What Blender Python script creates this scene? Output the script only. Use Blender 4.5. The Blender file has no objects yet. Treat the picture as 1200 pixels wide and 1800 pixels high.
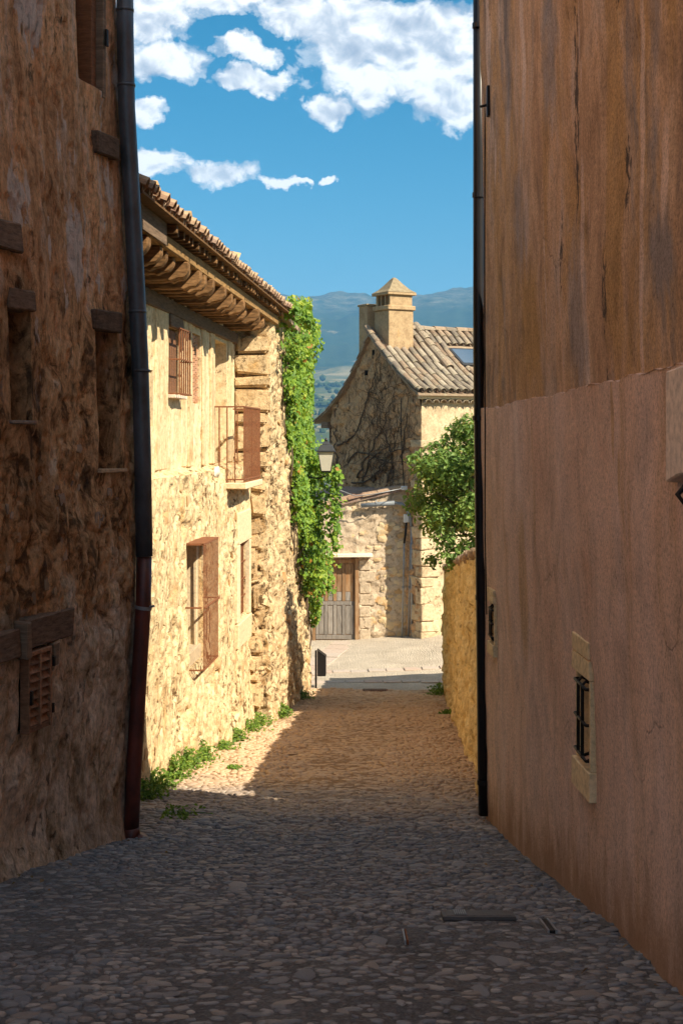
import bpy, bmesh, math, random
import numpy as np
from mathutils import Vector, Matrix

random.seed(7)
RNG = np.random.default_rng(7)
SC = bpy.context.scene
COL = SC.collection
R = math.radians

# ------------------------------------------------------------------ camera
cam_d = bpy.data.cameras.new('camera')
cam = bpy.data.objects.new('camera', cam_d)
COL.objects.link(cam)
cam.location = (0, 0, 0)
cam.rotation_euler = (R(90), 0, 0)
cam_d.sensor_fit = 'AUTO'
cam_d.sensor_width = 36
cam_d.lens = 50
cam_d.shift_y = -0.075
cam_d.clip_start = 0.05
cam_d.clip_end = 30000
SC.camera = cam

# ------------------------------------------------------------------ view
SC.view_settings.view_transform = 'Standard'
SC.view_settings.look = 'None'
SC.view_settings.gamma = 1
SC.view_settings.use_curve_mapping = False
SC.view_settings.exposure = 2.1
SC.cycles.use_denoising = True
SC.cycles.max_bounces = 10
SC.cycles.diffuse_bounces = 8
SC.cycles.volume_bounces = 0
SC.cycles.sample_clamp_indirect = 8

# ------------------------------------------------------------------ sun
SUN_AZ = 37.0          # degrees behind the camera's right hand
SUN_EL = 41.5
to_sun = Vector((math.cos(R(SUN_AZ)) * math.cos(R(SUN_EL)), -math.sin(R(SUN_AZ)) * math.cos(R(SUN_EL)), math.sin(R(SUN_EL))))
sun_d = bpy.data.lights.new('sun', 'SUN')
sun_d.energy = 2.4
sun_d.angle = R(0.53)
sun_d.color = (1.0, 0.90, 0.72)
sun = bpy.data.objects.new('sun', sun_d)
COL.objects.link(sun)
sun.rotation_euler = to_sun.to_track_quat('Z', 'Y').to_euler()

# ------------------------------------------------------------------ node helpers
def sock(nt, node_in, v):
    if v is None:
        return
    if isinstance(v, bpy.types.NodeSocket):
        nt.links.new(v, node_in)
    elif isinstance(v, (tuple, list)):
        n = len(node_in.default_value)
        v = tuple(v)
        if len(v) < n:
            v = v + (1,) * (n - len(v))
        node_in.default_value = v[:n]
    else:
        node_in.default_value = v

def M_(nt, op, a, b=None, c=None, clamp=False):
    n = nt.nodes.new('ShaderNodeMath'); n.operation = op; n.use_clamp = clamp
    sock(nt, n.inputs[0], a); sock(nt, n.inputs[1], b)
    if c is not None: sock(nt, n.inputs[2], c)
    return n.outputs[0]

def mixc(nt, fac, a, b, blend='MIX'):
    n = nt.nodes.new('ShaderNodeMix'); n.data_type = 'RGBA'; n.blend_type = blend
    sock(nt, n.inputs[0], fac); sock(nt, n.inputs[6], a); sock(nt, n.inputs[7], b)
    return n.outputs[2]

def noise(nt, vec, scale, detail=6, rough=0.6, dist=0.0):
    n = nt.nodes.new('ShaderNodeTexNoise')
    sock(nt, n.inputs['Vector'], vec)
    n.inputs['Scale'].default_value = scale; n.inputs['Detail'].default_value = detail
    n.inputs['Roughness'].default_value = rough; n.inputs['Distortion'].default_value = dist
    return n.outputs['Fac']

def voro(nt, vec, scale, feature='F1', out='Distance', rand=1.0):
    n = nt.nodes.new('ShaderNodeTexVoronoi'); n.feature = feature
    sock(nt, n.inputs['Vector'], vec); n.inputs['Scale'].default_value = scale
    n.inputs['Randomness'].default_value = rand
    return n.outputs[out]

def mapv(nt, vec, scale=(1, 1, 1), rot=(0, 0, 0), loc=(0, 0, 0)):
    n = nt.nodes.new('ShaderNodeMapping')
    sock(nt, n.inputs['Vector'], vec)
    n.inputs['Scale'].default_value = scale; n.inputs['Rotation'].default_value = rot; n.inputs['Location'].default_value = loc
    return n.outputs[0]

def ramp(nt, fac, stops, interp='LINEAR'):
    n = nt.nodes.new('ShaderNodeValToRGB'); cr = n.color_ramp; cr.interpolation = interp
    while len(cr.elements) > 1: cr.elements.remove(cr.elements[-1])
    def cc(c): return (c, c, c, 1) if not isinstance(c, (tuple, list)) else tuple(c) + (1,) * (4 - len(c))
    cr.elements[0].position = stops[0][0]; cr.elements[0].color = cc(stops[0][1])
    for p, c in stops[1:]:
        e = cr.elements.new(p); e.color = cc(c)
    sock(nt, n.inputs[0], fac)
    return n.outputs[0]

def coord(nt, which='Object'):
    return nt.nodes.new('ShaderNodeTexCoord').outputs[which]

def bump(nt, h, strength=0.5, dist=0.02, nrm=None):
    n = nt.nodes.new('ShaderNodeBump')
    n.inputs['Strength'].default_value = strength; n.inputs['Distance'].default_value = dist
    sock(nt, n.inputs['Height'], h)
    if nrm is not None: sock(nt, n.inputs['Normal'], nrm)
    return n.outputs[0]

def objrand(nt):
    return nt.nodes.new('ShaderNodeObjectInfo').outputs['Random']

def attr(nt, name):
    n = nt.nodes.new('ShaderNodeAttribute'); n.attribute_name = name
    return n.outputs['Fac']

def newmat(name, rough=0.9, spec=0.2, metal=0.0):
    m = bpy.data.materials.new(name); m.use_nodes = True
    nt = m.node_tree; b = nt.nodes['Principled BSDF']
    b.inputs['Roughness'].default_value = rough
    b.inputs['Specular IOR Level'].default_value = spec
    b.inputs['Metallic'].default_value = metal
    return m, nt, b

# ------------------------------------------------------------------ world: sky and clouds
world = bpy.data.worlds.new('World'); SC.world = world
world.use_nodes = True
wn = world.node_tree
bg = wn.nodes['Background']
sky = wn.nodes.new('ShaderNodeTexSky'); sky.sky_type = 'NISHITA'; sky.sun_disc = False
sky.sun_elevation = R(SUN_EL)
sky.sun_rotation = R(90 + SUN_AZ)
sky.altitude = 1000; sky.air_density = 1.0; sky.dust_density = 0.35; sky.ozone_density = 2.6
hs = wn.nodes.new('ShaderNodeHueSaturation')
hs.inputs['Hue'].default_value = 0.48; hs.inputs['Saturation'].default_value = 1.5; hs.inputs['Value'].default_value = 0.175
wn.links.new(sky.outputs[0], hs.inputs['Color'])
dirv = coord(wn, 'Generated')
sp = wn.nodes.new('ShaderNodeSeparateXYZ'); wn.links.new(dirv, sp.inputs[0])
az = M_(wn, 'ARCTAN2', sp.outputs[0], sp.outputs[1])
el = M_(wn, 'ARCSINE', sp.outputs[2])
# cumulus banks: (azimuth, elevation, half width, half height) as in the photograph, in 1/2500 rad
BL = [(735, 115, 215, 85), (650, 62, 120, 52), (810, 175, 110, 58), (800, 60, 90, 46), (690, 160, 110, 52),
      (430, 12, 175, 44), (520, 38, 95, 38), (262, 40, 100, 58), (280, 122, 88, 42),
      (430, 108, 62, 24), (440, 155, 74, 22), (580, 196, 36, 24), (262, 212, 44, 20),
      (270, 303, 66, 25), (385, 312, 66, 30), (485, 325, 48, 13), (592, 318, 22, 9), (530, 322, 20, 8),
      (900, 100, 150, 90), (1050, 200, 160, 60), (100, 80, 170, 80), (-150, 250, 200, 50)]
wz = wn.nodes.new('ShaderNodeTexNoise'); wz.inputs['Scale'].default_value = 26; wz.inputs['Detail'].default_value = 8; wz.inputs['Roughness'].default_value = 0.62
wn.links.new(dirv, wz.inputs['Vector'])
wsp = wn.nodes.new('ShaderNodeSeparateXYZ'); wn.links.new(wz.outputs['Color'], wsp.inputs[0])
az_w = M_(wn, 'ADD', az, M_(wn, 'MULTIPLY', M_(wn, 'SUBTRACT', wsp.outputs[0], 0.5), 0.058))
el_w = M_(wn, 'ADD', el, M_(wn, 'MULTIPLY', M_(wn, 'SUBTRACT', wsp.outputs[1], 0.5), 0.046))
mask = None
for (cx, cy, rx, ry) in BL:
    a = M_(wn, 'MULTIPLY', M_(wn, 'SUBTRACT', az_w, (cx - 600) / 2500), 2500 / rx)
    e = M_(wn, 'MULTIPLY', M_(wn, 'SUBTRACT', el_w, (765 - cy) / 2500), 2500 / ry)
    d2 = M_(wn, 'ADD', M_(wn, 'MULTIPLY', a, a), M_(wn, 'MULTIPLY', e, e))
    v = M_(wn, 'SUBTRACT', 1.45, M_(wn, 'MULTIPLY', d2, 1.2))
    mask = v if mask is None else M_(wn, 'MAXIMUM', mask, v)
mask = M_(wn, 'MAXIMUM', mask, -1.2)
# unseen scattered cumulus outside the frame, cover raised to fill the shade
far_n = noise(wn, mapv(wn, dirv, (3, 3, 6)), 1.0, 3, 0.5)
gen = M_(wn, 'MULTIPLY', M_(wn, 'SUBTRACT', far_n, 0.47), 7.0)
out_f = M_(wn, 'MULTIPLY', M_(wn, 'SUBTRACT', M_(wn, 'ABSOLUTE', az), 0.34), 6.0, clamp=True)
out_e = M_(wn, 'MULTIPLY', M_(wn, 'SUBTRACT', el, 0.36), 6.0, clamp=True)
out_f = M_(wn, 'MAXIMUM', out_f, out_e)
mask = M_(wn, 'ADD', M_(wn, 'MULTIPLY', mask, M_(wn, 'SUBTRACT', 1.0, out_f)), M_(wn, 'MULTIPLY', gen, out_f))
def puffs(offx, offz):
    v = mapv(wn, dirv, (1, 1, 1.25), (0, 0, 0), (offx, 0, offz))
    a = noise(wn, v, 15.0, 5, 0.6, 0.2); b = noise(wn, v, 44.0, 7, 0.58, 0.5)
    return M_(wn, 'ADD', M_(wn, 'MULTIPLY', a, 0.52), M_(wn, 'MULTIPLY', b, 0.48))
n0 = puffs(0, 0); n1 = puffs(0.003, 0.006)
def low(offx, offz): return noise(wn, mapv(wn, dirv, (1, 1, 1.25), (0, 0, 0), (offx, 0, offz)), 24.0, 2, 0.5, 0.2)
lowd = M_(wn, 'SUBTRACT', low(0, 0), low(0.008, 0.016))
dens = M_(wn, 'ADD', M_(wn, 'MULTIPLY', mask, 0.62), M_(wn, 'MULTIPLY', M_(wn, 'SUBTRACT', n0, 0.51), 3.3))
alpha = ramp(wn, dens, [(0.04, 0), (0.26, 0.40), (0.60, 1.0)], 'EASE')
shade = M_(wn, 'ADD', M_(wn, 'ADD', 0.66, M_(wn, 'MULTIPLY', lowd, 1.5)), M_(wn, 'MULTIPLY', M_(wn, 'SUBTRACT', n0, n1), 3.2))
soft = noise(wn, mapv(wn, dirv, (1, 1, 1.6), (0, 0, 0), (0.3, 0, 0.02)), 9.0, 3, 0.5)
shade = M_(wn, 'ADD', shade, M_(wn, 'MULTIPLY', M_(wn, 'SUBTRACT', soft, 0.5), 1.1), clamp=True)
ccol = ramp(wn, shade, [(0.08, (0.80, 0.92, 1.12)), (0.42, (1.30, 1.38, 1.5)), (0.75, (2.2, 2.17, 2.12))])
skyc = mixc(wn, alpha, hs.outputs[0], ccol)
wn.links.new(skyc, bg.inputs['Color'])
bg.inputs['Strength'].default_value = 0.15

# ------------------------------------------------------------------ numpy noise
def _h(ix, iy, iz, seed):
    n = (ix.astype(np.int64) * 374761393 + iy.astype(np.int64) * 668265263 + iz.astype(np.int64) * 2147483647 + seed * 974711) & 0xffffffff
    n = ((n ^ (n >> 13)) * 1274126177) & 0xffffffff
    n = (n ^ (n >> 16)) & 0xffffffff
    return n / 4294967295.0

def vn(x, y, z=None, seed=0):
    x = np.asarray(x, float); y = np.asarray(y, float)
    z = np.zeros_like(x) if z is None else np.asarray(z, float)
    fx, fy, fz = np.floor(x), np.floor(y), np.floor(z)
    tx, ty, tz = x - fx, y - fy, z - fz
    tx = tx * tx * tx * (tx * (tx * 6 - 15) + 10); ty = ty * ty * ty * (ty * (ty * 6 - 15) + 10); tz = tz * tz * tz * (tz * (tz * 6 - 15) + 10)
    r = 0
    for a in (0, 1):
        for b in (0, 1):
            for c in ((0, 1) if np.any(tz) else (0,)):
                w = (tx if a else 1 - tx) * (ty if b else 1 - ty) * (tz if c else 1 - tz)
                r = r + w * _h(fx + a, fy + b, fz + c, seed)
    return r

def fbm(x, y, oct=4, seed=0, gain=0.5):
    s = 0; amp = 1; tot = 0; f = 1
    for k in range(oct):
        s = s + amp * vn(np.asarray(x) * f, np.asarray(y) * f, None, seed + k * 17); tot += amp; amp *= gain; f *= 2.03
    return s / tot

def worley(x, y, seed=0):
    fx, fy = np.floor(x), np.floor(y)
    f1 = np.full(x.shape, 9.0); f2 = np.full(x.shape, 9.0); idv = np.zeros(x.shape)
    zz = np.zeros_like(fx)
    for a in (-1, 0, 1):
        for b in (-1, 0, 1):
            cx, cy = fx + a, fy + b
            px = cx + 0.1 + 0.8 * _h(cx, cy, zz, seed); py = cy + 0.1 + 0.8 * _h(cx, cy, zz, seed + 5)
            d = np.hypot(px - x, py - y); hid = _h(cx, cy, zz, seed + 9)
            new = d < f1
            f2 = np.where(new, f1, np.minimum(f2, d)); idv = np.where(new, hid, idv); f1 = np.where(new, d, f1)
    return f1, f2, idv

def sstep(a, b, x):
    t = np.clip((x - a) / (b - a), 0, 1); return t * t * (3 - 2 * t)

# ------------------------------------------------------------------ object helpers
def mesh_np(name, verts, faces, mats=(), smooth=False, fmat=None):
    me = bpy.data.meshes.new(name)
    me.from_pydata([tuple(v) for v in np.asarray(verts, float).tolist()], [], [tuple(f) for f in faces])
    for m in mats: me.materials.append(m)
    if fmat is not None: me.polygons.foreach_set('material_index', np.asarray(fmat, np.int32))
    if smooth: me.polygons.foreach_set('use_smooth', np.ones(len(me.polygons), bool))
    me.update()
    return me

def link(name, me, parent=None, loc=None):
    o = bpy.data.objects.new(name, me); COL.objects.link(o)
    if loc is not None: o.location = loc
    if parent is not None: put(o, parent)
    return o

def put(o, parent):
    o.parent = parent
    pm = Matrix.Translation(parent.location) @ parent.rotation_euler.to_matrix().to_4x4()
    o.matrix_parent_inverse = pm.inverted()

def tag(o, label=None, cat=None, group=None, kind=None):
    if label: o['label'] = label
    if cat: o['category'] = cat
    if group: o['group'] = group
    if kind: o['kind'] = kind
    return o

def empty(name, loc, label, cat, group=None):
    o = bpy.data.objects.new(name, None); COL.objects.link(o); o.location = loc
    o.empty_display_size = 0.1
    return tag(o, label, cat, group)

class MB:
    """collects solids of one part"""
    def __init__(s): s.v = []; s.f = []
    def add(s, vs, fs):
        k = len(s.v); s.v += [tuple(v) for v in vs]; s.f += [tuple(i + k for i in f) for f in fs]; return s
    def box(s, c, ax, ay, az, hx, hy, hz, jit=0.0):
        c = Vector(c); ax = Vector(ax).normalized() * hx; ay = Vector(ay).normalized() * hy; az = Vector(az).normalized() * hz
        vs = []
        for i in (-1, 1):
            for j in (-1, 1):
                for k in (-1, 1):
                    p = c + ax * i + ay * j + az * k
                    if jit: p = p + Vector((random.uniform(-jit, jit), random.uniform(-jit, jit), random.uniform(-jit, jit)))
                    vs.append(p)
        return s.add(vs, [(0, 1, 3, 2), (4, 6, 7, 5), (0, 4, 5, 1), (2, 3, 7, 6), (0, 2, 6, 4), (1, 5, 7, 3)])
    def aabb(s, x0, x1, y0, y1, z0, z1, jit=0.0):
        return s.box(((x0 + x1) / 2, (y0 + y1) / 2, (z0 + z1) / 2), (1, 0, 0), (0, 1, 0), (0, 0, 1), (x1 - x0) / 2, (y1 - y0) / 2, (z1 - z0) / 2, jit)
    def tube(s, pts, r, seg=10, cap=True):
        pts = [Vector(p) for p in pts]; rs = r if isinstance(r, (list, tuple)) else [r] * len(pts)
        rings = []; ref = None
        for i, p in enumerate(pts):
            t = (pts[min(i + 1, len(pts) - 1)] - pts[max(i - 1, 0)]).normalized()
            if ref is None:
                ref = Vector((0, 0, 1)) if abs(t.z) < 0.9 else Vector((1, 0, 0))
            a = (ref - t * ref.dot(t))
            if a.length < 1e-5: a = Vector((1, 0, 0)) - t * t.x
            a.normalize(); ref = a
            b = t.cross(a)
            rings.append([p + (a * math.cos(2 * math.pi * k / seg) + b * math.sin(2 * math.pi * k / seg)) * rs[i] for k in range(seg)])
        vs = [q for rg in rings for q in rg]; fs = []
        for i in range(len(pts) - 1):
            for k in range(seg):
                k2 = (k + 1) % seg
                fs.append((i * seg + k, i * seg + k2, (i + 1) * seg + k2, (i + 1) * seg + k))
        if cap:
            fs.append(tuple(range(seg))[::-1]); fs.append(tuple((len(pts) - 1) * seg + k for k in range(seg)))
        return s.add(vs, fs)
    def prism(s, poly, off):
        """polygon of 3d points extruded by vector off"""
        n = len(poly); off = Vector(off)
        vs = [Vector(p) for p in poly] + [Vector(p) + off for p in poly]
        fs = [tuple(range(n))[::-1], tuple(range(n, 2 * n))]
        for k in range(n):
            k2 = (k + 1) % n; fs.append((k, k2, k2 + n, k + n))
        return s.add(vs, fs)
    def build(s, name, mat, parent=None, bevel=0.0, smooth=False, seg=1):
        me = bpy.data.meshes.new(name); me.from_pydata([tuple(v) for v in s.v], [], s.f)
        bm = bmesh.new(); bm.from_mesh(me)
        bmesh.ops.recalc_face_normals(bm, faces=bm.faces)
        if bevel:
            bmesh.ops.bevel(bm, geom=bm.edges[:], offset=bevel, segments=seg, affect='EDGES', clamp_overlap=True)
        bm.to_mesh(me); bm.free()
        for m in (mat if isinstance(mat, (list, tuple)) else [mat]): me.materials.append(m)
        if smooth:
            for p in me.polygons: p.use_smooth = True
        return link(name, me, parent)

def grid_lines(a, b, step, extra=()):
    n = max(1, int(round((b - a) / step)))
    g = list(np.linspace(a, b, n + 1))
    for e in extra:
        k = int(np.argmin([abs(x - e) for x in g])); 
        if abs(g[k] - e) < step * 0.55 and g[k] not in extra: g[k] = e
        elif min(abs(x - e) for x in g) > 1e-6: g.append(e)
    return np.array(sorted(g))

def wall_sheet(name, us, vs, pos, nrm, disp, holes, mats, parent, keep=None):
    """rough wall surface on a (u, v) grid; holes (u0,u1,v0,v1,depth) get reveals and a back face (mats[1])"""
    U, V = np.meshgrid(us, vs, indexing='ij')
    X, Y, Z = pos(U, V); D = disp(U, V)
    for h in holes:
        dd = np.hypot(np.maximum(0, np.maximum(h[0] - U, U - h[1])), np.maximum(0, np.maximum(h[2] - V, V - h[3])))
        D = D * (0.2 + 0.8 * sstep(0.02, 0.16, dd))
    n = np.array(nrm, float); n /= np.linalg.norm(n)
    P = np.stack([X, Y, Z], -1); Q = P + D[..., None] * n
    nu, nv = U.shape
    uc = (us[:-1] + us[1:]) / 2; vc = (vs[:-1] + vs[1:]) / 2
    UC, VC = np.meshgrid(uc, vc, indexing='ij')
    ok = np.ones(UC.shape, bool)
    for h in holes: ok &= ~((UC > h[0]) & (UC < h[1]) & (VC > h[2]) & (VC < h[3]))
    if keep is not None: ok &= keep(UC, VC)
    I, J = np.nonzero(ok)
    F = np.stack([I * nv + J, (I + 1) * nv + J, (I + 1) * nv + J + 1, I * nv + J + 1], -1)
    test = np.cross(Q[1, 0] - Q[0, 0], Q[0, 1] - Q[0, 0])
    if np.dot(test, n) < 0: F = F[:, ::-1]
    verts = Q.reshape(-1, 3).tolist(); faces = F.tolist(); fm = [0] * len(faces); sm = [True] * len(faces)
    for h in holes:
        i0, i1 = [int(np.argmin(abs(us - t))) for t in h[:2]]; j0, j1 = [int(np.argmin(abs(vs - t))) for t in h[2:4]]
        loop = [(i, j0) for i in range(i0, i1)] + [(i1, j) for j in range(j0, j1)] + [(i, j1) for i in range(i1, i0, -1)] + [(i0, j) for j in range(j1, j0, -1)]
        k = len(verts); L = len(loop)
        for (i, j) in loop: verts.append(Q[i, j].tolist())
        for (i, j) in loop: verts.append((P[i, j] - n * h[4]).tolist())
        for a in range(L):
            b = (a + 1) % L
            faces.append([k + a, k + b, k + L + b, k + L + a]); fm.append(0); sm.append(False)
        faces.append([k + L + a for a in range(L)]); fm.append(1 if len(mats) > 1 else 0); sm.append(False)
    me = mesh_np(name, verts, faces, mats, False, fm)
    me.polygons.foreach_set('use_smooth', np.array(sm, bool))
    return link(name, me, parent)

def sheet(name, quads, mat, parent=None):
    mb = MB()
    for q in quads: mb.add(q, [tuple(range(len(q)))])
    me = bpy.data.meshes.new(name); me.from_pydata([tuple(v) for v in mb.v], [], mb.f); me.materials.append(mat)
    return link(name, me, parent)

# ------------------------------------------------------------------ materials
def rubble_mat(name, pale, mid, warm, dark, pits=0.7, pit_at=0.60, fine_lo=0.62, bstr=0.7, scale=1.2, streak=None, pitscale=11):
    m, nt, b = newmat(name, 0.95, 0.1)
    co = coord(nt)
    big = noise(nt, co, scale, 6, 0.62, 0.3)
    c = ramp(nt, big, [(0.30, mid), (0.47, pale), (0.60, pale), (0.72, warm)])
    patch = noise(nt, mapv(nt, co, (1, 1, 1), (0, 0, 0), (7, 3, 1)), scale * 3.1, 5, 0.6)
    c = mixc(nt, ramp(nt, patch, [(0.52, 0), (0.66, 0.65)]), c, mid)
    fine = noise(nt, co, 16, 9, 0.72)
    c = mixc(nt, 1.0, c, ramp(nt, fine, [(0.28, fine_lo), (0.5, 0.98), (0.72, 1.2)]), 'MULTIPLY')
    if streak is not None:
        st = noise(nt, mapv(nt, co, (5, 5, 0.35)), 1.6, 6, 0.65)
        c = mixc(nt, ramp(nt, st, [(0.48, 0), (0.68, streak[1])]), c, streak[0])
    p = noise(nt, mapv(nt, co, (1, 1, 0.75)), pitscale, 5, 0.62, 0.4)
    pm = ramp(nt, noise(nt, mapv(nt, co, (1, 1, 0.8), (0, 0, 0), (11, 2, 6)), 0.8, 5, 0.6, 0.4), [(0.42, 0.18), (0.56, 1)])
    pf = M_(nt, 'MULTIPLY', ramp(nt, p, [(pit_at, 0), (pit_at + 0.07, 1)]), pm)
    c = mixc(nt, M_(nt, 'MULTIPLY', pf, pits), c, dark)
    p2 = noise(nt, mapv(nt, co, (1, 1, 0.8), (0, 0, 0), (3, 8, 2)), pitscale * 2.6, 4, 0.65, 0.3)
    pf2 = ramp(nt, p2, [(0.60, 0), (0.66, 1)])
    c = mixc(nt, M_(nt, 'MULTIPLY', pf2, pits * 0.6), c, dark)
    nt.links.new(c, b.inputs['Base Color'])
    micro = noise(nt, co, 70, 4, 0.7)
    h = M_(nt, 'ADD', M_(nt, 'MULTIPLY', fine, 0.8), M_(nt, 'MULTIPLY', micro, 0.3))
    h = M_(nt, 'SUBTRACT', h, M_(nt, 'MULTIPLY', pf, 0.9))
    nt.links.new(bump(nt, h, bstr, 0.03), b.inputs['Normal'])
    return m

def simple_mat(name, col, var=0.25, scale=8, rough=0.8, spec=0.25, metal=0.0, bstr=0.2, stretch=(1, 1, 1), rnd=0.0, col2=None, emit=None):
    m, nt, b = newmat(name, rough, spec, metal)
    co = coord(nt)
    n = noise(nt, mapv(nt, co, stretch), scale, 7, 0.68)
    c2 = col2 if col2 else tuple(x * (1 - var) for x in col)
    c = ramp(nt, n, [(0.32, c2), (0.62, col), (0.85, tuple(min(1, x * (1 + var * 0.7)) for x in col))])
    if rnd:
        c = mixc(nt, 1.0, c, ramp(nt, objrand(nt), [(0, 1 - rnd), (1, 1 + rnd)]), 'MULTIPLY')
    nt.links.new(c, b.inputs['Base Color'])
    nt.links.new(bump(nt, n, bstr, 0.01), b.inputs['Normal'])
    return m

def bounce_tint(nt, c, col=(0.70, 0.44, 0.22), amt=0.62):
    """warm bounce light painted into the ground colour along the middle reach of the lane"""
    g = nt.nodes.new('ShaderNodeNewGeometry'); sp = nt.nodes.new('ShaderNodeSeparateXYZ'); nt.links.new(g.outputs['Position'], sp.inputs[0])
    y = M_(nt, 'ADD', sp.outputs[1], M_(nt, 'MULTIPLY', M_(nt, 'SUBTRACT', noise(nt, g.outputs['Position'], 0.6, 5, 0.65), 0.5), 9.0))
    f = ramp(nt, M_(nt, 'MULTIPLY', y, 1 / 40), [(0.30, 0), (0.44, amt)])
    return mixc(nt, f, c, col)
def stone_mat(name, cols, bstr=0.5, use_attr=False, lichen=None, rough=0.9, warm=False):
    m, nt, b = newmat(name, rough, 0.3)
    co = coord(nt)
    r = attr(nt, 'tint') if use_attr else objrand(nt)
    k = len(cols)
    c = ramp(nt, r, [(i / max(1, k - 1), cols[i]) for i in range(k)])
    n = noise(nt, co, 22, 8, 0.7)
    c = mixc(nt, 1.0, c, ramp(nt, n, [(0.3, 0.62), (0.55, 1.0), (0.75, 1.2)]), 'MULTIPLY')
    if lichen:
        l = noise(nt, mapv(nt, co, (1, 1, 1), (0, 0, 0), (3, 1, 9)), 6, 5, 0.65)
        c = mixc(nt, ramp(nt, l, [(0.56, 0), (0.64, 0.8)]), c, lichen)
    if warm: c = bounce_tint(nt, c)
    nt.links.new(c, b.inputs['Base Color'])
    nt.links.new(bump(nt, n, bstr, 0.012), b.inputs['Normal'])
    return m

def leaf_mat(name, stops, trans=0.35):
    m, nt, b = newmat(name, 0.55, 0.35)
    t = attr(nt, 'tint')
    c = ramp(nt, t, stops)
    nt.links.new(c, b.inputs['Base Color'])
    tr = nt.nodes.new('ShaderNodeBsdfTranslucent'); 
    nt.links.new(mixc(nt, 1.0, c, (1.5, 1.4, 0.7), 'MULTIPLY'), tr.inputs['Color'])
    mx = nt.nodes.new('ShaderNodeMixShader'); mx.inputs[0].default_value = trans
    nt.links.new(b.outputs[0], mx.inputs[1]); nt.links.new(tr.outputs[0], mx.inputs[2])
    nt.links.new(mx.outputs[0], nt.nodes['Material Output'].inputs['Surface'])
    return m

M_LITWALL = rubble_mat('rubble_lime_wall', (0.78, 0.59, 0.335), (0.54, 0.33, 0.145), (0.62, 0.36, 0.125), (0.17, 0.08, 0.03), 0.95, 0.555, 0.4, 1.0)
M_PLASTER_UP = rubble_mat('upper_lime_plaster', (0.76, 0.60, 0.37), (0.54, 0.36, 0.18), (0.60, 0.38, 0.16), (0.18, 0.10, 0.045), 0.85, 0.60, 0.55, 0.4, 1.6, ((0.50, 0.36, 0.20), 0.5))
M_IVYWALL = rubble_mat('rubble_corner_wall', (0.68, 0.50, 0.285), (0.46, 0.29, 0.135), (0.58, 0.34, 0.125), (0.13, 0.075, 0.035), 0.9, 0.55, 0.45, 1.0)
M_GARDEN = rubble_mat('ochre_garden_wall', (0.80, 0.62, 0.33), (0.62, 0.44, 0.20), (0.78, 0.54, 0.22), (0.22, 0.12, 0.05), 0.6, 0.60, 0.6, 0.8, 1.4, ((0.40, 0.24, 0.08), 0.6))
M_GABLE = rubble_mat('gable_rubble', (0.62, 0.38, 0.20), (0.40, 0.25, 0.14), (0.64, 0.36, 0.15), (0.12, 0.08, 0.05), 0.8, 0.55, 0.5, 1.0, 1.0, None, 6)
M_HOUSE = rubble_mat('house_front_rubble', (0.62, 0.48, 0.30), (0.45, 0.33, 0.2), (0.58, 0.37, 0.18), (0.22, 0.14, 0.08), 0.6, 0.58, 0.6, 0.8, 1.2)
M_SHED = rubble_mat('shed_rubble', (0.60, 0.47, 0.33), (0.44, 0.33, 0.22), (0.62, 0.38, 0.14), (0.26, 0.18, 0.11), 0.7, 0.57, 0.6, 0.8, 1.1)

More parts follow.
